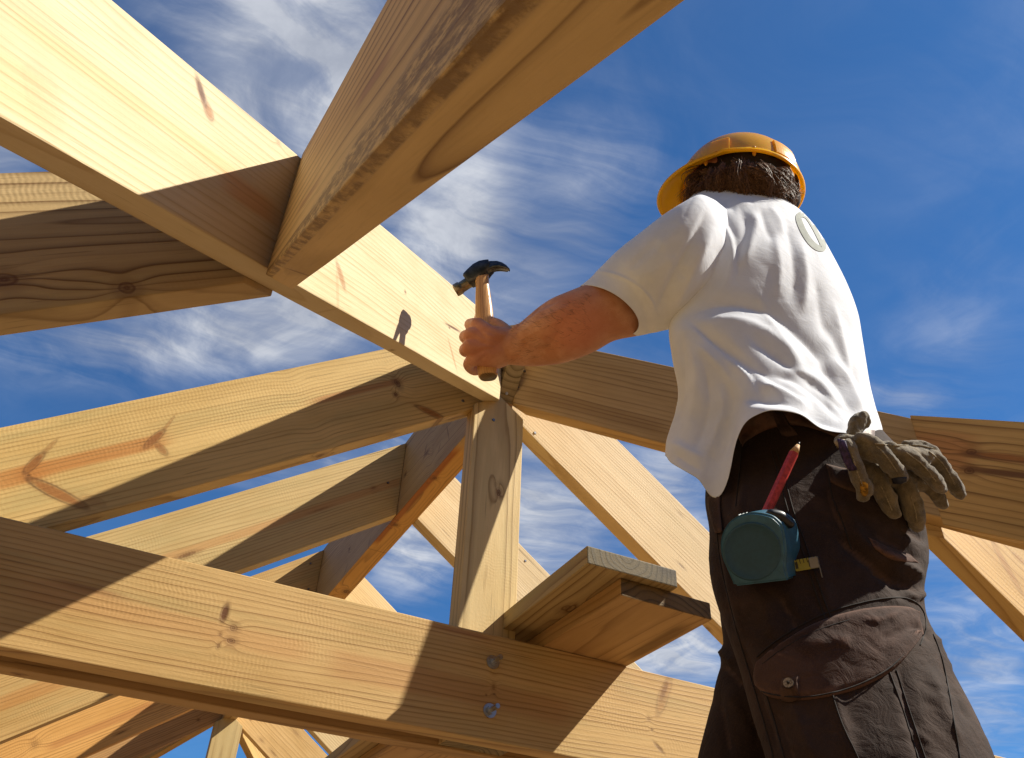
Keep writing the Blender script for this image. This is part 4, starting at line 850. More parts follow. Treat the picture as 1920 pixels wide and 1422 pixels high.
# seams and stitching
for sp in ([(1420, 1232), (1450, 1206), (1490, 1180), (1545, 1152), (1610, 1132), (1665, 1122), (1705, 1124), (1728, 1142), (1736, 1175), (1725, 1210)],
           [(1430, 1246), (1470, 1216), (1530, 1184), (1600, 1162), (1680, 1154)], [(1446, 846), (1462, 900), (1478, 960), (1500, 1020), (1522, 1090), (1546, 1160)], [(1456, 846), (1472, 900), (1488, 960), (1510, 1020), (1533, 1090), (1557, 1158)],
           [(1345, 1000), (1352, 1060), (1366, 1120), (1384, 1190), (1408, 1270), (1440, 1380), (1452, 1425)], [(1552, 880), (1560, 930), (1580, 980), (1596, 1030)], [(1436, 1300), (1452, 1350), (1472, 1425)], [(1560, 1300), (1580, 1360), (1610, 1425)], [(1668, 1262), (1692, 1330), (1722, 1425)], [(1680, 1258), (1704, 1330), (1736, 1425)], [(1750, 1190), (1772, 1262), (1800, 1425)],
           [(1427, 1296), (1450, 1303), (1500, 1308), (1560, 1300), (1620, 1280), (1676, 1246), (1722, 1190)], [(1392, 820), (1388, 880), (1380, 950)]):
    q = on_cloth(bvT, sp, .0006)
    fl_on = (1127 < sp[0][1] < 1305 and sp[0][0] in (1430, 1427))
    if len(q) > 3: keep(tube([p + (EYEW-p).normalized()*(.0075 if fl_on else 0) for p in q], .0009, 'seam', SEAM, None, 5))
# tool pouch edge at the far hip
patch('pocket_edge', bvT, ([(1330, 935), (1334, 960), (1345, 1000)], [(1352, 930), (1352, 960), (1356, 1000)]), TROUS, .004, 8, .003)
# print on the back of the shirt, partly turned away: a C shaped letter and the edge of the next one
PRINT = simple('grey_print', (.24, .26, .225), .8, var=.1, vscale=120)
def print_strip(pts, w_):
    p = spline2(pts, 8); V = []; F = []
    for i, q in enumerate(p):
        a, b_ = np.array(p[max(0, i-1)]), np.array(p[min(len(p)-1, i+1)]); t = (b_-a)/np.linalg.norm(b_-a); nn = np.array([-t[1], t[0]])
        for sgn in (-1, -.33, .33, 1):
            h = hit(bvS, *(np.array(q)+nn*sgn*w_/2))
            V.append(h[0]+h[1]*.0009 if h else None)
    for i in range(len(p)-1):
        for j in range(3):
            q_ = (i*4+j, i*4+j+1, (i+1)*4+j+1, (i+1)*4+j)
            if all(V[t_] is not None for t_ in q_): F.append(q_)
    us = sorted({t_ for q_ in F for t_ in q_}); ix = {t_: n_ for n_, t_ in enumerate(us)}
    return ([V[t_] for t_ in us], [tuple(ix[t_] for t_ in q_) for q_ in F]) if F else None
r1 = print_strip([(1503, 402), (1497, 407), (1499, 418), (1507, 436), (1518, 453), (1530, 464), (1541, 467), (1543, 460), (1536, 444), (1526, 425), (1514, 407), (1503, 402)], 11)
if r1: keep(mesh_obj('shirt_print', mesh_from(*r1, 'shirt_print'), PRINT))
# trouser legs end over boots on the scaffold boards
BOOT = simple('work_boot', (.12, .07, .035), .7, var=.3)
for (bx_, by_, dd) in ((1855, 2640, -.05), (1280, 2420, .16)):
    a_ = A3(bx_, by_, bd(by_, dd)); a_.z = (-1.98)*SC+ZG+.16; g_ = Vector((0, 0, 1)); fw_ = Vector((-_rt[0], -_rt[1], 0))
    s = Soup(); s.chain([(a_, .055), (a_-g_*.10, .055)]); s.chain([(a_-g_*.105-fw_*.03, .045), (a_-g_*.105+fw_*.08, .046), (a_-g_*.115+fw_*.17, .038)]); keep(s.skin('boot', .006, BOOT, None, 4))
# ---- hair: scalp mass with loose strands at the nape
s = Soup(); s.sphere(A3(1340, 352, 2.24), .052); s.sphere(A3(1396, 350, 2.265), .092, (1, 1, 1.0)); s.sphere(A3(1438, 362, 2.235), .056); s.sphere(A3(1400, 352, 2.210), .056); s.sphere(A3(1474, 374, 2.235), .028)
hair = keep(s.skin('hair', .004, SCALP, None, 3))
hs = Soup(); rnd = random.Random(3)
for lk in range(95):
    lx = 1300 + 192*(lk+rnd.random())/95; lvl = rnd.random()
    la = math.radians((74 + (lx-1400)*-.22 if lx < 1440 else 54) + rnd.gauss(0, 20)); ll = rnd.uniform(34, 66); cv = rnd.gauss(0, 9); dz = rnd.uniform(-.012, .006)
    if lx > 1448: la = math.radians(rnd.gauss(80, 12)); ll *= .55; cv *= .5
    for i in range(26):
        x0 = lx + rnd.gauss(0, 3.2); y0 = 302 + abs(lx-1392)**1.6/60 + lvl*34 + rnd.gauss(0, 4); ln = ll*rnd.uniform(.75, 1.1); a = la + math.radians(rnd.gauss(0, 5)); sp = rnd.gauss(0, 1)
        d0 = 2.12 + .0000085*(lx-1400)**2 + dz + rnd.uniform(-.004, .010)
        p = [(x0*(1-.35*t)+lx*.35*t+math.cos(a)*ln*t-math.sin(a)*cv*math.sin(t*3)+sp*t, y0+math.sin(a)*ln*t+math.cos(a)*cv*math.sin(t*3), d0-.014*math.sin(t*2.4)) for t in (0, .25, .5, .75, 1)]
        r = rnd.uniform(.0005, .0010)
        hs.chain([(A3(*q), r*(1-.8*j/4)) for j, q in enumerate(p)], n=4, sub=2)
keep(tag(mesh_obj('hair_strands', mesh_from(hs.v, hs.f, 'hair_strands'), HAIR), None, None, None, 'stuff'))
# hair on the forearm
hs = Soup(); bvB = bvh_of([skin]); ARMHAIR = simple('arm_hair', (.24, .13, .06), .5, var=.3)
for i in range(230):
    t = rnd.random(); x0 = 960 + 150*t; y0 = 612 - 66*t + 4 + rnd.random()**1.4*78
    h = hit(bvB, x0, y0)
    if not h: continue
    up_ = (A3T(x0-9, y0+rnd.uniform(-9, 5), 1.6)-A3T(x0, y0, 1.6)).normalized()
    l_ = rnd.uniform(.006, .012); p0 = h[0]; hs.chain([(p0, .00018), (p0+h[1]*l_*.45+up_*l_*.5, .00014), (p0+h[1]*l_*.55+up_*l_, .00008)], n=3, sub=1)
keep(tag(mesh_obj('arm_hair', mesh_from(hs.v, hs.f, 'arm_hair'), ARMHAIR), None, None, None, 'stuff'))

# ------------------------------------------------------------------ hard hat
def hat_mat():
    m, k, b = mat_new('hat_plastic'); P = k.new('ShaderNodeTexCoord').outputs['Object']
    n = k.noise(P, 40., 4., .6); c = k.mix(k.m('MULTIPLY', k.sstep(n, .5, .75), .25), (.98, .52, .003), (.92, .44, .004))
    c = k.mix(k.m('MULTIPLY', k.sstep(k.noise(k.v('MULTIPLY', P, (300, 60, 200)), 1., 2.), .68, .74), .3), c, (.62, .36, .10))
    k.put(b.inputs['Base Color'], c); b.inputs['Roughness'].default_value = .30; b.inputs['Subsurface Weight'].default_value = .2
    b.inputs['Subsurface Radius'].default_value = (.02, .010, .001); b.inputs['Subsurface Scale'].default_value = .6; b.inputs['Coat Weight'].default_value = .35; b.inputs['Specular IOR Level'].default_value = .4; b.inputs['Coat Roughness'].default_value = .1
    tr = k.new('ShaderNodeBsdfTranslucent'); tr.inputs[0].default_value = (.98, .66, .015, 1); mx = k.new('ShaderNodeMixShader'); mx.inputs[0].default_value = .36
    k.l.new(b.outputs[0], mx.inputs[1]); k.l.new(tr.outputs[0], mx.inputs[2]); k.l.new(mx.outputs[0], [n_ for n_ in k.n if n_.bl_idname == 'ShaderNodeOutputMaterial'][0].inputs[0])
    return m
HATM = hat_mat()
hu = Vector((0, 0, 1)); left = Vector((-_rt[0], -_rt[1], 0)); away = Vector((_fh[0], _fh[1], 0))
F_ = (left*math.cos(math.radians(8)) + away*math.sin(math.radians(8))).normalized()
S_ = hu.cross(F_).normalized()
if S_.dot(away) > 0: S_ = -S_                        # S_ points to the camera
tl = math.radians(HAT_PITCH); F2 = F_*math.cos(tl)+hu*math.sin(tl); U2 = hu*math.cos(tl)-F_*math.sin(tl)
HCEN = A3(*HAT_C)
HA, HB, HH = .118, .106, .124
nph, nvh = 120, 34
def hat_pt(ph, v, inner):
    """v 0 = crown, 1 = rim, 1..1.25 = flange and peak"""
    c, s = math.cos(ph), math.sin(ph); a, b_ = HA, HB
    t = min(v, 1.)*math.pi/2; rr = math.sin(t)**.86; zz = math.cos(t)**.92*HH
    off = -.003 if inner else 0
    x, y, z = (a+off)*rr*c, (b_+off)*rr*s, zz+off
    if not inner and v < .92:                        # three moulded ribs running front to back
        w_ = max(0, 1-(v/.9)**4)
        z += w_*(.0055*math.exp(-((y)/.011)**4) + .004*math.exp(-((abs(y)-.034)/.007)**4))*(.35+.65*rr)
        x *= 1+.03*w_*math.exp(-(y/.014)**4)
    if v > 1:
        e = (v-1)/.25; front = max(0, c)**1.6; ext = .0035 + .040*front
        x += ext*e*c; y += ext*e*s*(.55 if front > .2 else 1); z -= .004*e + .016*front*e*e - .004*e*abs(s)
    if inner and v > 1: z -= .0022
    return HCEN + F2*x + S_*y + U2*z
vs_ = [i/(nvh-7)*1. for i in range(nvh-6)] + [1+.25*(i+1)/6 for i in range(6)]
rings = [[hat_pt(2*math.pi*i/nph, v, False) for i in range(nph)] for v in vs_[1:]] + [[hat_pt(2*math.pi*i/nph, v, True) for i in range(nph)] for v in vs_[:0:-1]]
s = Soup(); s.rings(rings)
hat = bpy.data.objects.new('hard_hat', None); COL.objects.link(hat); hat.location = HCEN
tag(hat, 'glossy yellow orange hard hat with a peak, worn by the worker', 'hard hat')
bpy.context.view_layer.update()
def child(o, par): o.parent = par; o.matrix_parent_inverse = par.matrix_world.inverted(); return o
shell = child(mesh_obj('shell', mesh_from(s.v, s.f, 'shell'), HATM), hat)
def hat_box(ph0, ph1, v0, v1, h_, name):
    n = 9; R = []; outer = []; inner = []
    for j in range(4):
        for i in range(n):
            ph = ph0+(ph1-ph0)*i/(n-1); v = v0+(v1-v0)*j/3; p = hat_pt(ph, v, False); nn = (p-HCEN-U2*.02).normalized()
            outer.append(p+nn*h_); inner.append(p-nn*.001)
    V = outer+inner; m_ = len(outer); F = []
    for j in range(3):
        for i in range(n-1): F.append((j*n+i, j*n+i+1, (j+1)*n+i+1, (j+1)*n+i))
    bd_ = [i for i in range(n)] + [j*n+n-1 for j in range(1, 4)] + [3*n+i for i in range(n-2, -1, -1)] + [j*n for j in range(2, 0, -1)]
    for a_, b_ in zip(bd_, bd_[1:]+bd_[:1]): F.append((a_, a_+m_, b_+m_, b_))
    me = mesh_from(V, F, name); smooth(me, False); bm = bmesh.new(); bm.from_mesh(me); bmesh.ops.recalc_face_normals(bm, faces=bm.faces); bm.to_mesh(me); bm.free()
    return child(mesh_obj(name, me, HATM), hat)
hat_box(math.radians(58), math.radians(76), .80, .985, .0042, 'accessory_slot'); hat_box(math.radians(118), math.radians(142), .78, .985, .0042, 'accessory_slot'); hat_box(math.radians(24), math.radians(36), .86, .985, .004, 'accessory_slot')
hat_box(math.radians(40), math.radians(48), .95, 1.08, .003, 'rim_clip')
CLIP = simple('orange_clip', (.75, .33, .02), .45)
for ph in (52, 98):
    p = hat_pt(math.radians(ph), .97, True); s = Soup(); s.chain([(p+U2*.004, .004), (p-U2*.006-S_*.004, .0038), (p-U2*.013-S_*.003, .0026)], n=10)
    child(mesh_obj('harness_clip', mesh_from(s.v, s.f, 'harness_clip'), CLIP), hat)
band = []
for i in range(64):
    ph = 2*math.pi*i/64; band.append([HCEN+F2*(HA*.82*math.cos(ph))+S_*(HB*.82*math.sin(ph))+U2*z for z in (.045, .012)])
V = [p for q in band for p in q]; Fb = [(2*i, 2*i+1, (2*i+3) % 128, (2*i+2) % 128) for i in range(64)]
o = child(mesh_obj('headband', mesh_from(V, Fb, 'headband'), simple('black_band', (.02, .02, .02), .7)), hat); md = o.modifiers.new('s', 'SOLIDIFY'); md.thickness = .002

# ------------------------------------------------------------------ hammer
HMD = 1.715
hammer = bpy.data.objects.new('hammer', None); COL.objects.link(hammer); hammer.location = A3T(915, 700, 1.60)
tag(hammer, 'claw hammer with wooden handle and dark steel head, gripped in the raised left hand', 'hammer'); bpy.context.view_layer.update()
ash = wood('hickory', (.60, .35, .155), (.32, .14, .045), .0045, (.03, .02), (.0, .0), 31, [], [], saw=0., ringk=.4)
ash.node_tree.nodes['Principled BSDF'].inputs['Roughness'].default_value = .32
p0, p1 = A3T(915, 704, 1.585), A3T(903, 512, 1.725); ax = (p1-p0).normalized(); ln = (p1-p0).length
sd_ = ax.cross((EYEW-p0).normalized()).normalized(); fr_ = sd_.cross(ax).normalized()
prof = [(-.001, 14, 12), (.0, 17, 15), (.05, 18.5, 16), (.16, 18, 15), (.30, 16, 14), (.45, 16.5, 14), (.60, 16.5, 13.5), (.74, 14.5, 12), (.86, 12.5, 11), (.93, 13.5, 11), (1.0, 13, 11)]
R = np.interp(np.linspace(0, 1, 40), [q[0] for q in prof], [q[1] for q in prof]); R2 = np.interp(np.linspace(0, 1, 40), [q[0] for q in prof], [q[2] for q in prof])
u = PXM*1.70; s = Soup()
rings = []
for j, t in enumerate(np.linspace(0, 1, 40)):
    c = p0+ax*ln*t; rings.append([c+(sd_*math.copysign(abs(math.cos(a))**.8, math.cos(a))*R[j]+fr_*math.copysign(abs(math.sin(a))**.8, math.sin(a))*R2[j])*u for a in np.linspace(0, 2*math.pi, 28, endpoint=False)])
c = p0-ax*.004; rings.insert(0, [c+(q-p0)*.86 for q in rings[0]])
s.rings(rings)
# put the handle in its own frame so the grain runs along it
hm = Matrix([[ax[i], sd_[i], fr_[i], p0[i]] for i in range(3)] + [[0, 0, 0, 1]]); inv = hm.inverted()
hd = mesh_obj('handle', mesh_from([inv @ Vector(q) for q in s.v], s.f, 'handle'), ash); hd.matrix_world = hm; child(hd, hammer); hd.matrix_world = hm
m, k, b = mat_new('blackened_steel'); P = k.new('ShaderNodeTexCoord').outputs['Object']
k.put(b.inputs['Base Color'], k.mix(k.sstep(k.noise(P, 70., 4.), .35, .7), (.035, .036, .042), (.085, .085, .095))); b.inputs['Metallic'].default_value = .75; b.inputs['Roughness'].default_value = .32; HSTEEL = m
m, k, b = mat_new('worn_steel'); P = k.new('ShaderNodeTexCoord').outputs['Object']
k.put(b.inputs['Base Color'], k.mix(k.sstep(k.noise(P, 90., 4.), .35, .7), (.20, .16, .10), (.34, .29, .21))); b.inputs['Metallic'].default_value = .9; b.inputs['Roughness'].default_value = .35; WSTEEL = m
def sect_loft(rows, n=24, sq=4.):
    """rows: (centre px, py, depth, half height px, half width px): sections square to the path"""
    P_ = [A3T(r[0], r[1], r[2]) for r in rows]; rings = []
    for i, r in enumerate(rows):
        T = (P_[min(i+1, len(P_)-1)]-P_[max(0, i-1)]).normalized(); w_ = fr_; hh = T.cross(w_).normalized(); w2 = hh.cross(T).normalized()
        rings.append([P_[i]+(hh*math.copysign(abs(math.cos(a))**(2/sq), math.cos(a))*r[3]+w2*math.copysign(abs(math.sin(a))**(2/sq), math.sin(a))*r[4])*u for a in np.linspace(0, 2*math.pi, n, endpoint=False)])
    s = Soup(); s.rings(rings); return s
def sect_obj(name, rows, mat, **kw):
    q = sect_loft(rows, **kw); o = mesh_obj(name, mesh_from(q.v, q.f, name), mat)
    md = o.modifiers.new('b', 'EDGE_SPLIT'); md.split_angle = math.radians(40); return child(o, hammer)
sect_obj('striking_face', [(853.5, 545.5, 1.720, 11.5, 11.5), (854.5, 545, 1.720, 12.5, 12.5), (863, 540, 1.722, 12.5, 12.5), (865, 539, 1.722, 10.8, 10.8), (879, 530, 1.724, 10.8, 10.8), (886, 526, 1.725, 11, 11)], WSTEEL, n=30, sq=2.)
sect_obj('head', [(876, 528, 1.724, 12, 11), (878, 526.5, 1.724, 15, 13), (886, 521, 1.725, 17, 14.5), (898, 512, 1.726, 19, 15), (908, 506, 1.726, 18, 15), (915, 502, 1.725, 14, 14), (921, 499.5, 1.724, 11, 13)], HSTEEL)
for sg, sx in ((1, 0), (-1, 1)):
    o_ = .011*sg
    sect_obj('claw', [(912, 503+2*sx, 1.725-o_*.5, 13, 6.5), (921, 499.5+2.5*sx, 1.724-o_*.7, 10.5, 6.5), (931, 498+3*sx, 1.720-o_, 8.5, 6.2), (940-1*sx, 499+3.5*sx, 1.715-o_*1.2, 6, 5.6), (948-2*sx, 502+3*sx, 1.708-o_*1.4, 3.6, 4.8), (955-4*sx, 506.5+1*sx, 1.702-o_*1.5, 1.2, 3.6)], HSTEEL)

# ------------------------------------------------------------------ tape measure, pencil
tape = bpy.data.objects.new('tape_measure', None); COL.objects.link(tape); tape.location = A3(1430, 1090, 1.40)
tag(tape, 'teal tape measure clipped to the trousers with a bit of yellow blade showing', 'tape measure'); bpy.context.view_layer.update()
TEAL = simple('teal_plastic', (.030, .118, .185), .42, var=.10, vscale=90., bump=.15, bscale=500.); TEAL_D = simple('teal_label', (.017, .070, .110), .55, var=.06, vscale=160.); BLK = simple('black_plastic', (.012, .012, .013), .4)
face_poly = spline2([(1376, 1100), (1366, 1076), (1353, 1046), (1350, 1022), (1354, 1000), (1366, 980), (1384, 967), (1406, 961), (1430, 963), (1449, 969), (1463, 981)], 5) + spline2([(1468, 990), (1474, 1030), (1472, 1060), (1479, 1088)], 5)
D0, D1 = 1.385, 1.448
front_ = [A3(x, y, D0) for x, y in face_poly]; back_ = [A3(1408+(x-1408)*D0/D1+30, 1035+(y-1035)*D0/D1-9, D1) for x, y in face_poly]
bm = bmesh.new(); a = [bm.verts.new(p) for p in front_]; c = [bm.verts.new(p) for p in back_]; n = len(a); bm.faces.new(a); bm.faces.new(c[::-1])
for i in range(n): bm.faces.new((a[i], c[i], c[(i+1) % n], a[(i+1) % n]))
bmesh.ops.recalc_face_normals(bm, faces=bm.faces); bmesh.ops.bevel(bm, geom=[e for e in bm.edges if e.calc_face_angle(0) > .8], offset=.0025, segments=3, affect='EDGES')
o = child(from_bm('case', bm, TEAL, None, True), tape); o.modifiers.new('e', 'EDGE_SPLIT').split_angle = math.radians(35)
nf = (front_[0]-front_[10]).cross(front_[20 % n]-front_[10]).normalized(); nf = nf if nf.dot(EYEW-front_[0]) > 0 else -nf
cc = A3(1410, 1034, D0); q = nf.to_track_quat('Z', 'Y').to_matrix().to_4x4(); rad = 55*PXM*D0*KS
bm = bmesh.new()
ringsN = [(rad, .0), (rad*.985, .0016), (rad*.93, .0018), (rad*.90, .0006), (rad*.6, .0008), (rad*.02, .001)]
vr = [[bm.verts.new((r*math.cos(t_), r*math.sin(t_), z)) for t_ in np.linspace(0, 2*math.pi, 72, endpoint=False)] for r, z in ringsN]
for j in range(len(vr)-1):
    for i in range(72): bm.faces.new((vr[j][i], vr[j][(i+1) % 72], vr[j+1][(i+1) % 72], vr[j+1][i]))
bm.faces.new(vr[-1]); fp = from_bm('side_label', bm, TEAL_D, None, True); mw = q.copy(); mw.translation = cc+nf*.0001; fp.matrix_world = mw; child(fp, tape)
s = Soup(); s.chain([(A3(1446, 964, 1.402), .0062), (A3(1463, 969, 1.405), .0075), (A3(1480, 982, 1.408), .0062)], n=14); child(mesh_obj('lock_button', mesh_from(s.v, s.f, 'lock_button'), BLK), tape)
WHT = simple('white_print', (.62, .68, .68), .6)
s = Soup()
for x0 in (1387, 1393, 1399, 1406, 1412, 1417):
    hh = 6+3*math.sin(x0); s.chain([(A3(x0-2, 963+abs(x0-1403)*.22, 1.399), .0006), (A3(x0+2, 964-hh+abs(x0-1403)*.22, 1.416), .0006)], n=6)
child(mesh_obj('printed_marks', mesh_from(s.v, s.f, 'printed_marks'), WHT), tape)
m, k, b = mat_new('yellow_blade'); P = k.new('ShaderNodeTexCoord').outputs['Object']; x_, y_, z_ = k.sep(P)
tick = k.m('MULTIPLY', k.m('LESS_THAN', k.m('FRACT', k.m('MULTIPLY', x_, 230.)), .22), k.m('GREATER_THAN', y_, .0015))
big = k.m('MULTIPLY', k.m('LESS_THAN', k.m('FRACT', k.m('ADD', k.m('MULTIPLY', x_, 62.), .3)), .2), k.m('LESS_THAN', k.m('ABSOLUTE', y_), .004))
k.put(b.inputs['Base Color'], k.mix(k.m('MAXIMUM', tick, big), (.30, .27, .03), (.02, .02, .01))); b.inputs['Roughness'].default_value = .4
bx, by = A3(1474, 1064, 1.43), A3(1534, 1054, 1.41); X_ = (by-bx).normalized(); Z_ = (EYEW-bx).normalized(); Y_ = Z_.cross(X_).normalized(); Z_ = X_.cross(Y_)
L_ = (by-bx).length; bm = bmesh.new(); rows = []
for i in range(12):
    rows.append([bm.verts.new((L_*i/11, yy*.0068, -.0016*(1-yy*yy)+.0016)) for yy in np.linspace(-1, 1, 7)])
for i in range(11):
    for j in range(6): bm.faces.new((rows[i][j], rows[i+1][j], rows[i+1][j+1], rows[i][j+1]))
o = from_bm('blade', bm, m, None, True); o.matrix_world = Matrix([[X_[i], Y_[i], Z_[i], bx[i]] for i in range(3)]+[[0, 0, 0, 1]]); o.modifiers.new('s', 'SOLIDIFY').thickness = .0005; child(o, tape)
bm = bmesh.new()
for (x0, x1, y0, y1, z0, z1) in ((L_-.010, L_+.001, -.0066, .0066, .0022, .0034), (L_, L_+.0012, -.019, .0066, -.002, .0034)):
    bmesh.ops.create_cube(bm, size=1, matrix=Matrix.Translation(((x0+x1)/2, (y0+y1)/2, (z0+z1)/2)) @ Matrix.Diagonal((x1-x0, y1-y0, z1-z0, 1)))
bmesh.ops.bevel(bm, geom=bm.edges[:], offset=.0003, segments=1, affect='EDGES')
o2 = from_bm('hook', bm, STEEL_D); o2.matrix_world = o.matrix_world.copy(); child(o2, tape)
pencil = bpy.data.objects.new('pencil', None); COL.objects.link(pencil); pencil.location = A3(1437, 958, 1.43)
tag(pencil, 'short red carpenter pencil sticking up behind the tape measure', 'pencil'); bpy.context.view_layer.update()
pa, pbb, pc, pd_ = A3(1434, 968, 1.455), A3(1488.5, 850, 1.515), A3(1496.5, 835, 1.522), A3(1499, 829.5, 1.525); ax2 = (pbb-pa).normalized(); e1 = ax2.orthogonal().normalized(); e2_ = ax2.cross(e1); pr = 9.6*PXM*1.49*KS
def prism(name, pA, rA, pB, rB, mat, n=6):
    s = Soup(); s.rings([[p+(e1*math.cos(a)+e2_*math.sin(a))*r for a in np.linspace(0, 2*math.pi, n, endpoint=False)] for p, r in ((pA, rA), (pB, rB))])
    me = mesh_from(s.v, s.f, name); smooth(me, n > 8); bm = bmesh.new(); bm.from_mesh(me); bmesh.ops.recalc_face_normals(bm, faces=bm.faces)
    if n <= 8: bmesh.ops.bevel(bm, geom=bm.edges[:], offset=.0004, segments=2, affect='EDGES')
    bm.to_mesh(me); bm.free(); return child(mesh_obj(name, me, mat), pencil)
prism('barrel', pa, pr, pbb, pr, simple('red_paint', (.46, .045, .035), .38, var=.18, vscale=200., bump=.1)); prism('sharpened_wood', pbb, pr*.96, pc, pr*.36, simple('bare_cedar', (.58, .34, .15), .7, var=.2, vscale=300.), 14); prism('lead', pc, pr*.36, pd_, pr*.10, simple('graphite', (.03, .03, .032), .4), 12)

# ------------------------------------------------------------------ leather gloves tucked into the hip pocket
m, k, b = mat_new('suede_glove'); P = k.new('ShaderNodeTexCoord').outputs['Object']
n1 = k.noise(P, 55., 5., .65); n2 = k.noise(P, 900., 3., .7); n3 = k.noise(P, 18., 3., .6)
c = k.mix(k.sstep(n1, .3, .7), (.085, .066, .040), (.22, .17, .10)); c = k.mix(k.m('MULTIPLY', k.sstep(n3, .52, .72), .7), c, (.055, .042, .026)); c = k.mix(k.m('MULTIPLY', k.sstep(n2, .5, .75), .5), c, (.36, .29, .17))
k.put(b.inputs['Base Color'], c); b.inputs['Roughness'].default_value = .95; b.inputs['Specular IOR Level'].default_value = .1; b.inputs['Sheen Weight'].default_value = .35; b.inputs['Sheen Roughness'].default_value = .6
bp = k.new('ShaderNodeBump'); bp.inputs['Strength'].default_value = .8; bp.inputs['Distance'].default_value = .0028; k.put(bp.inputs['Height'], k.m('ADD', k.m('MULTIPLY', n1, .9), k.m('MULTIPLY', n2, .35))); k.put(b.inputs['Normal'], bp.outputs[0]); SUEDE = m
CREAM = simple('cream_cuff', (.40, .31, .20), .95, var=.25, vscale=120., bump=.6, bscale=700.); NAVY = simple('navy_binding', (.045, .022, .075), .8, var=.5, vscale=160.); OCHRE = simple('ochre_stain', (.40, .20, .02), .9, var=.4, vscale=200.)
GD = 1.50
def glove(name, label, chains, grp='pair of work gloves'):
    s = Soup()
    for ch in chains: s.chain([(A3(x, y, d), r*1.1*PXM*d*KS) for x, y, d, r in ch], n=14, sub=4, flat=.78)
    o = s.skin(name, .0022, SUEDE, None, 3, .5); me = o.data
    V = np.array([v.co for v in me.vertices]); N = vnormals(me); px, py, z = project(V)
    W = fold(V, N, np.ones(len(V)), [([(1608, 828), (1640, 838), (1668, 846)], 5, -3), ([(1640, 850), (1655, 870), (1668, 884)], 5, -2), ([(1700, 850), (1720, 868), (1740, 888)], 5, -2), ([(1735, 850), (1755, 872), (1775, 892)], 5, -2), ([(1590, 850), (1600, 880), (1606, 905)], 5, -2.5), ([(1660, 890), (1680, 884)], 4, -2), ([(1735, 905), (1758, 894)], 4, -1.6), ([(1662, 925), (1650, 945)], 5, -2), ([(1710, 945), (1728, 940)], 5, -2)])
    nz = np.array([mnoise.noise(Vector(q)*75) for q in V])*.0022 + np.array([mnoise.noise(Vector(q)*190) for q in V])*.0012
    W = W + N*nz[:, None]; me.vertices.foreach_set('co', W.ravel()); me.update()
    tag(o, label, 'glove', grp); return o
g1 = glove('work_glove', 'dusty suede work glove hanging on top, its fingers spread to the right over the rafter', [
    [(1583, 828, GD+.03, 17), (1608, 836, GD+.01, 20), (1640, 846, GD, 22), (1690, 858, GD+.02, 21), (1735, 868, GD+.05, 17)],
    [(1600, 815, GD+.055, 13), (1606, 796, GD+.065, 18), (1616, 786, GD+.07, 16), (1622, 790, GD+.07, 12)],
    [(1618, 826, GD, 17), (1642, 840, GD-.012, 19), (1662, 862, GD-.022, 20), (1680, 884, GD-.02, 19), (1688, 893, GD-.012, 15)],
    [(1670, 842, GD, 16), (1702, 856, GD-.005, 17), (1732, 880, GD-.008, 18), (1752, 902, GD-.003, 18), (1760, 912, GD, 15)],
    [(1712, 840, GD+.03, 13), (1742, 852, GD+.03, 16), (1768, 876, GD+.03, 16), (1786, 905, GD+.03, 16), (1796, 921, GD+.03, 15)],
    [(1640, 846, GD+.01, 18), (1690, 852, GD+.012, 22), (1730, 858, GD+.02, 20)],
    [(1700, 834, GD+.035, 9), (1726, 834, GD+.035, 10), (1752, 842, GD+.035, 9)],
    [(1592, 840, GD-.01, 16), (1600, 866, GD-.018, 17), (1610, 895, GD-.02, 18), (1622, 915, GD-.018, 18), (1620, 926, GD-.016, 14)]])
g2 = glove('work_glove', 'grimy suede work glove hanging below, three thick fingertips pointing down', [
    [(1620, 870, GD+.045, 22), (1660, 890, GD+.045, 26), (1700, 900, GD+.05, 26), (1740, 905, GD+.055, 18)],
    [(1640, 885, GD+.03, 20), (1652, 915, GD+.018, 22), (1664, 942, GD+.014, 21), (1672, 957, GD+.014, 18)],
    [(1690, 900, GD+.035, 22), (1706, 935, GD+.026, 24), (1714, 962, GD+.024, 23), (1718, 976, GD+.024, 19)],
    [(1735, 895, GD+.05, 16), (1752, 922, GD+.045, 17), (1766, 940, GD+.044, 14)]])
bpy.context.view_layer.update(); bvG = bvh_of([g1, g2])
SEAMT = simple('tan_thread', (.30, .24, .15), .9, var=.3, vscale=600.)
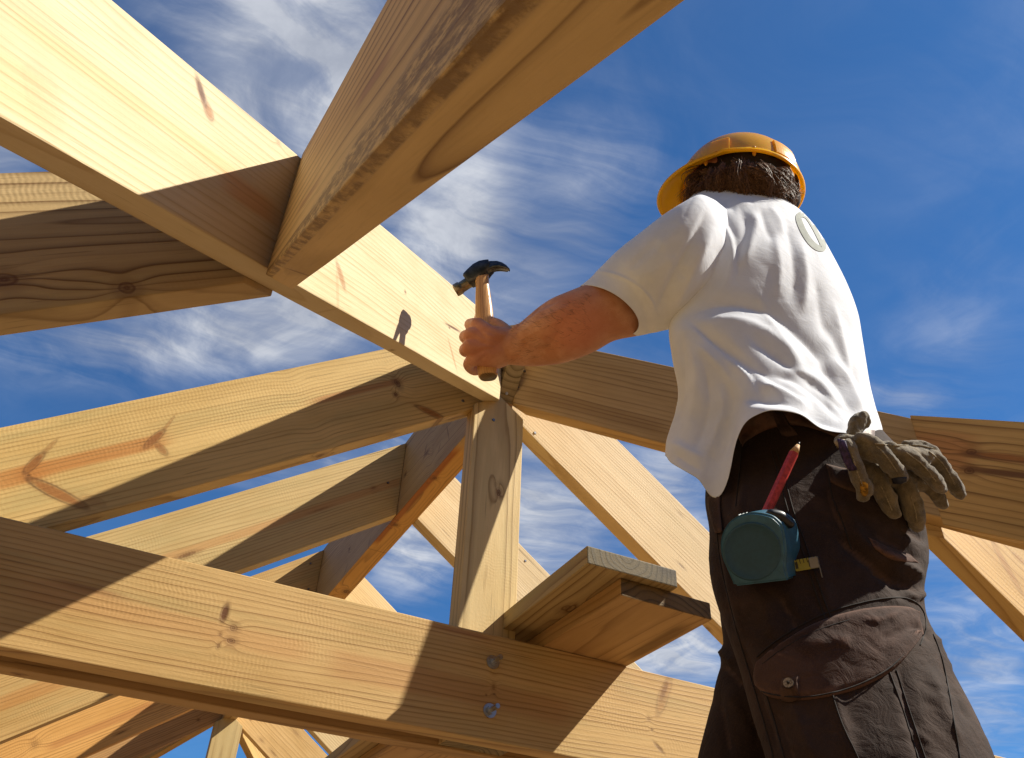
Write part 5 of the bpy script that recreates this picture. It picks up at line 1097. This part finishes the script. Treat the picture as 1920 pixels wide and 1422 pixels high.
for gob, sp in ((g1, [(1645, 838), (1664, 858), (1682, 884)]), (g1, [(1700, 850), (1730, 872), (1754, 902)]), (g1, [(1742, 848), (1768, 870), (1790, 908)]), (g2, [(1652, 912), (1664, 938), (1672, 956)]), (g2, [(1708, 932), (1716, 958), (1719, 978)]), (g1, [(1598, 850), (1606, 880), (1618, 912)]), (g1, [(1640, 832), (1675, 836), (1720, 836), (1752, 842)])):
    q = on_cloth(bvG, sp, .0004)
    if len(q) > 3: child(tube(q, .0010, 'seam', SEAMT, None, 5), gob)
def gpatch(name, A_, C_, mat, off, par):
    o = patch(name, bvG, (A_, C_), mat, off, 12, .0016, parent=False); return child(o, par)
gpatch('cuff', [(1553, 832), (1568, 824), (1584, 824)], [(1550, 846), (1568, 856), (1590, 858)], CREAM, .002, g1)
gpatch('binding', [(1572, 824), (1576, 840), (1582, 860), (1594, 882)], [(1585, 828), (1590, 845), (1597, 862), (1607, 880)], NAVY, .0022, g1)
gpatch('fingertip_patch', [(1671, 898), (1682, 895), (1700, 894)], [(1674, 907), (1688, 908), (1700, 902)], simple('dark_lining', (.012, .014, .03), .7), .002, g1)
gpatch('stain', [(1612, 904), (1620, 903), (1628, 908)], [(1613, 924), (1621, 932), (1628, 926)], OCHRE, .0012, g1)

# ------------------------------------------------------------------ the platform under the worker, just below the picture
zf = -1.98
plat = bpy.data.objects.new('work_platform', None); COL.objects.link(plat); plat.location = (feet[0]*SC, feet[1]*SC, 0); tag(plat, 'board platform on four steel tubes that the worker stands on', 'work platform'); bpy.context.view_layer.update()
wm = wood('platform_pine', (.42, .32, .20), (.25, .17, .09), .012, (.02, -.3), (0, .02), 40, ringk=.5)
for i in range(2):
    b = Board((feet[0]-.3, feet[1]-.13+i*.26, zf), (1, 0, 0), 0, .8, .25, .05); child(b.build('board', wm), plat)
for x_, y_ in ((-.25, -.2), (.45, -.2), (-.25, .2), (.45, .2)):
    bm = bmesh.new(); disc_bm(bm, .024, (zf-.05)*SC+ZG, 16); o = from_bm('leg', bm, STEEL, None, True); o.location = ((feet[0]+x_)*SC, (feet[1]+y_)*SC, 0); bpy.context.view_layer.update(); child(o, plat)
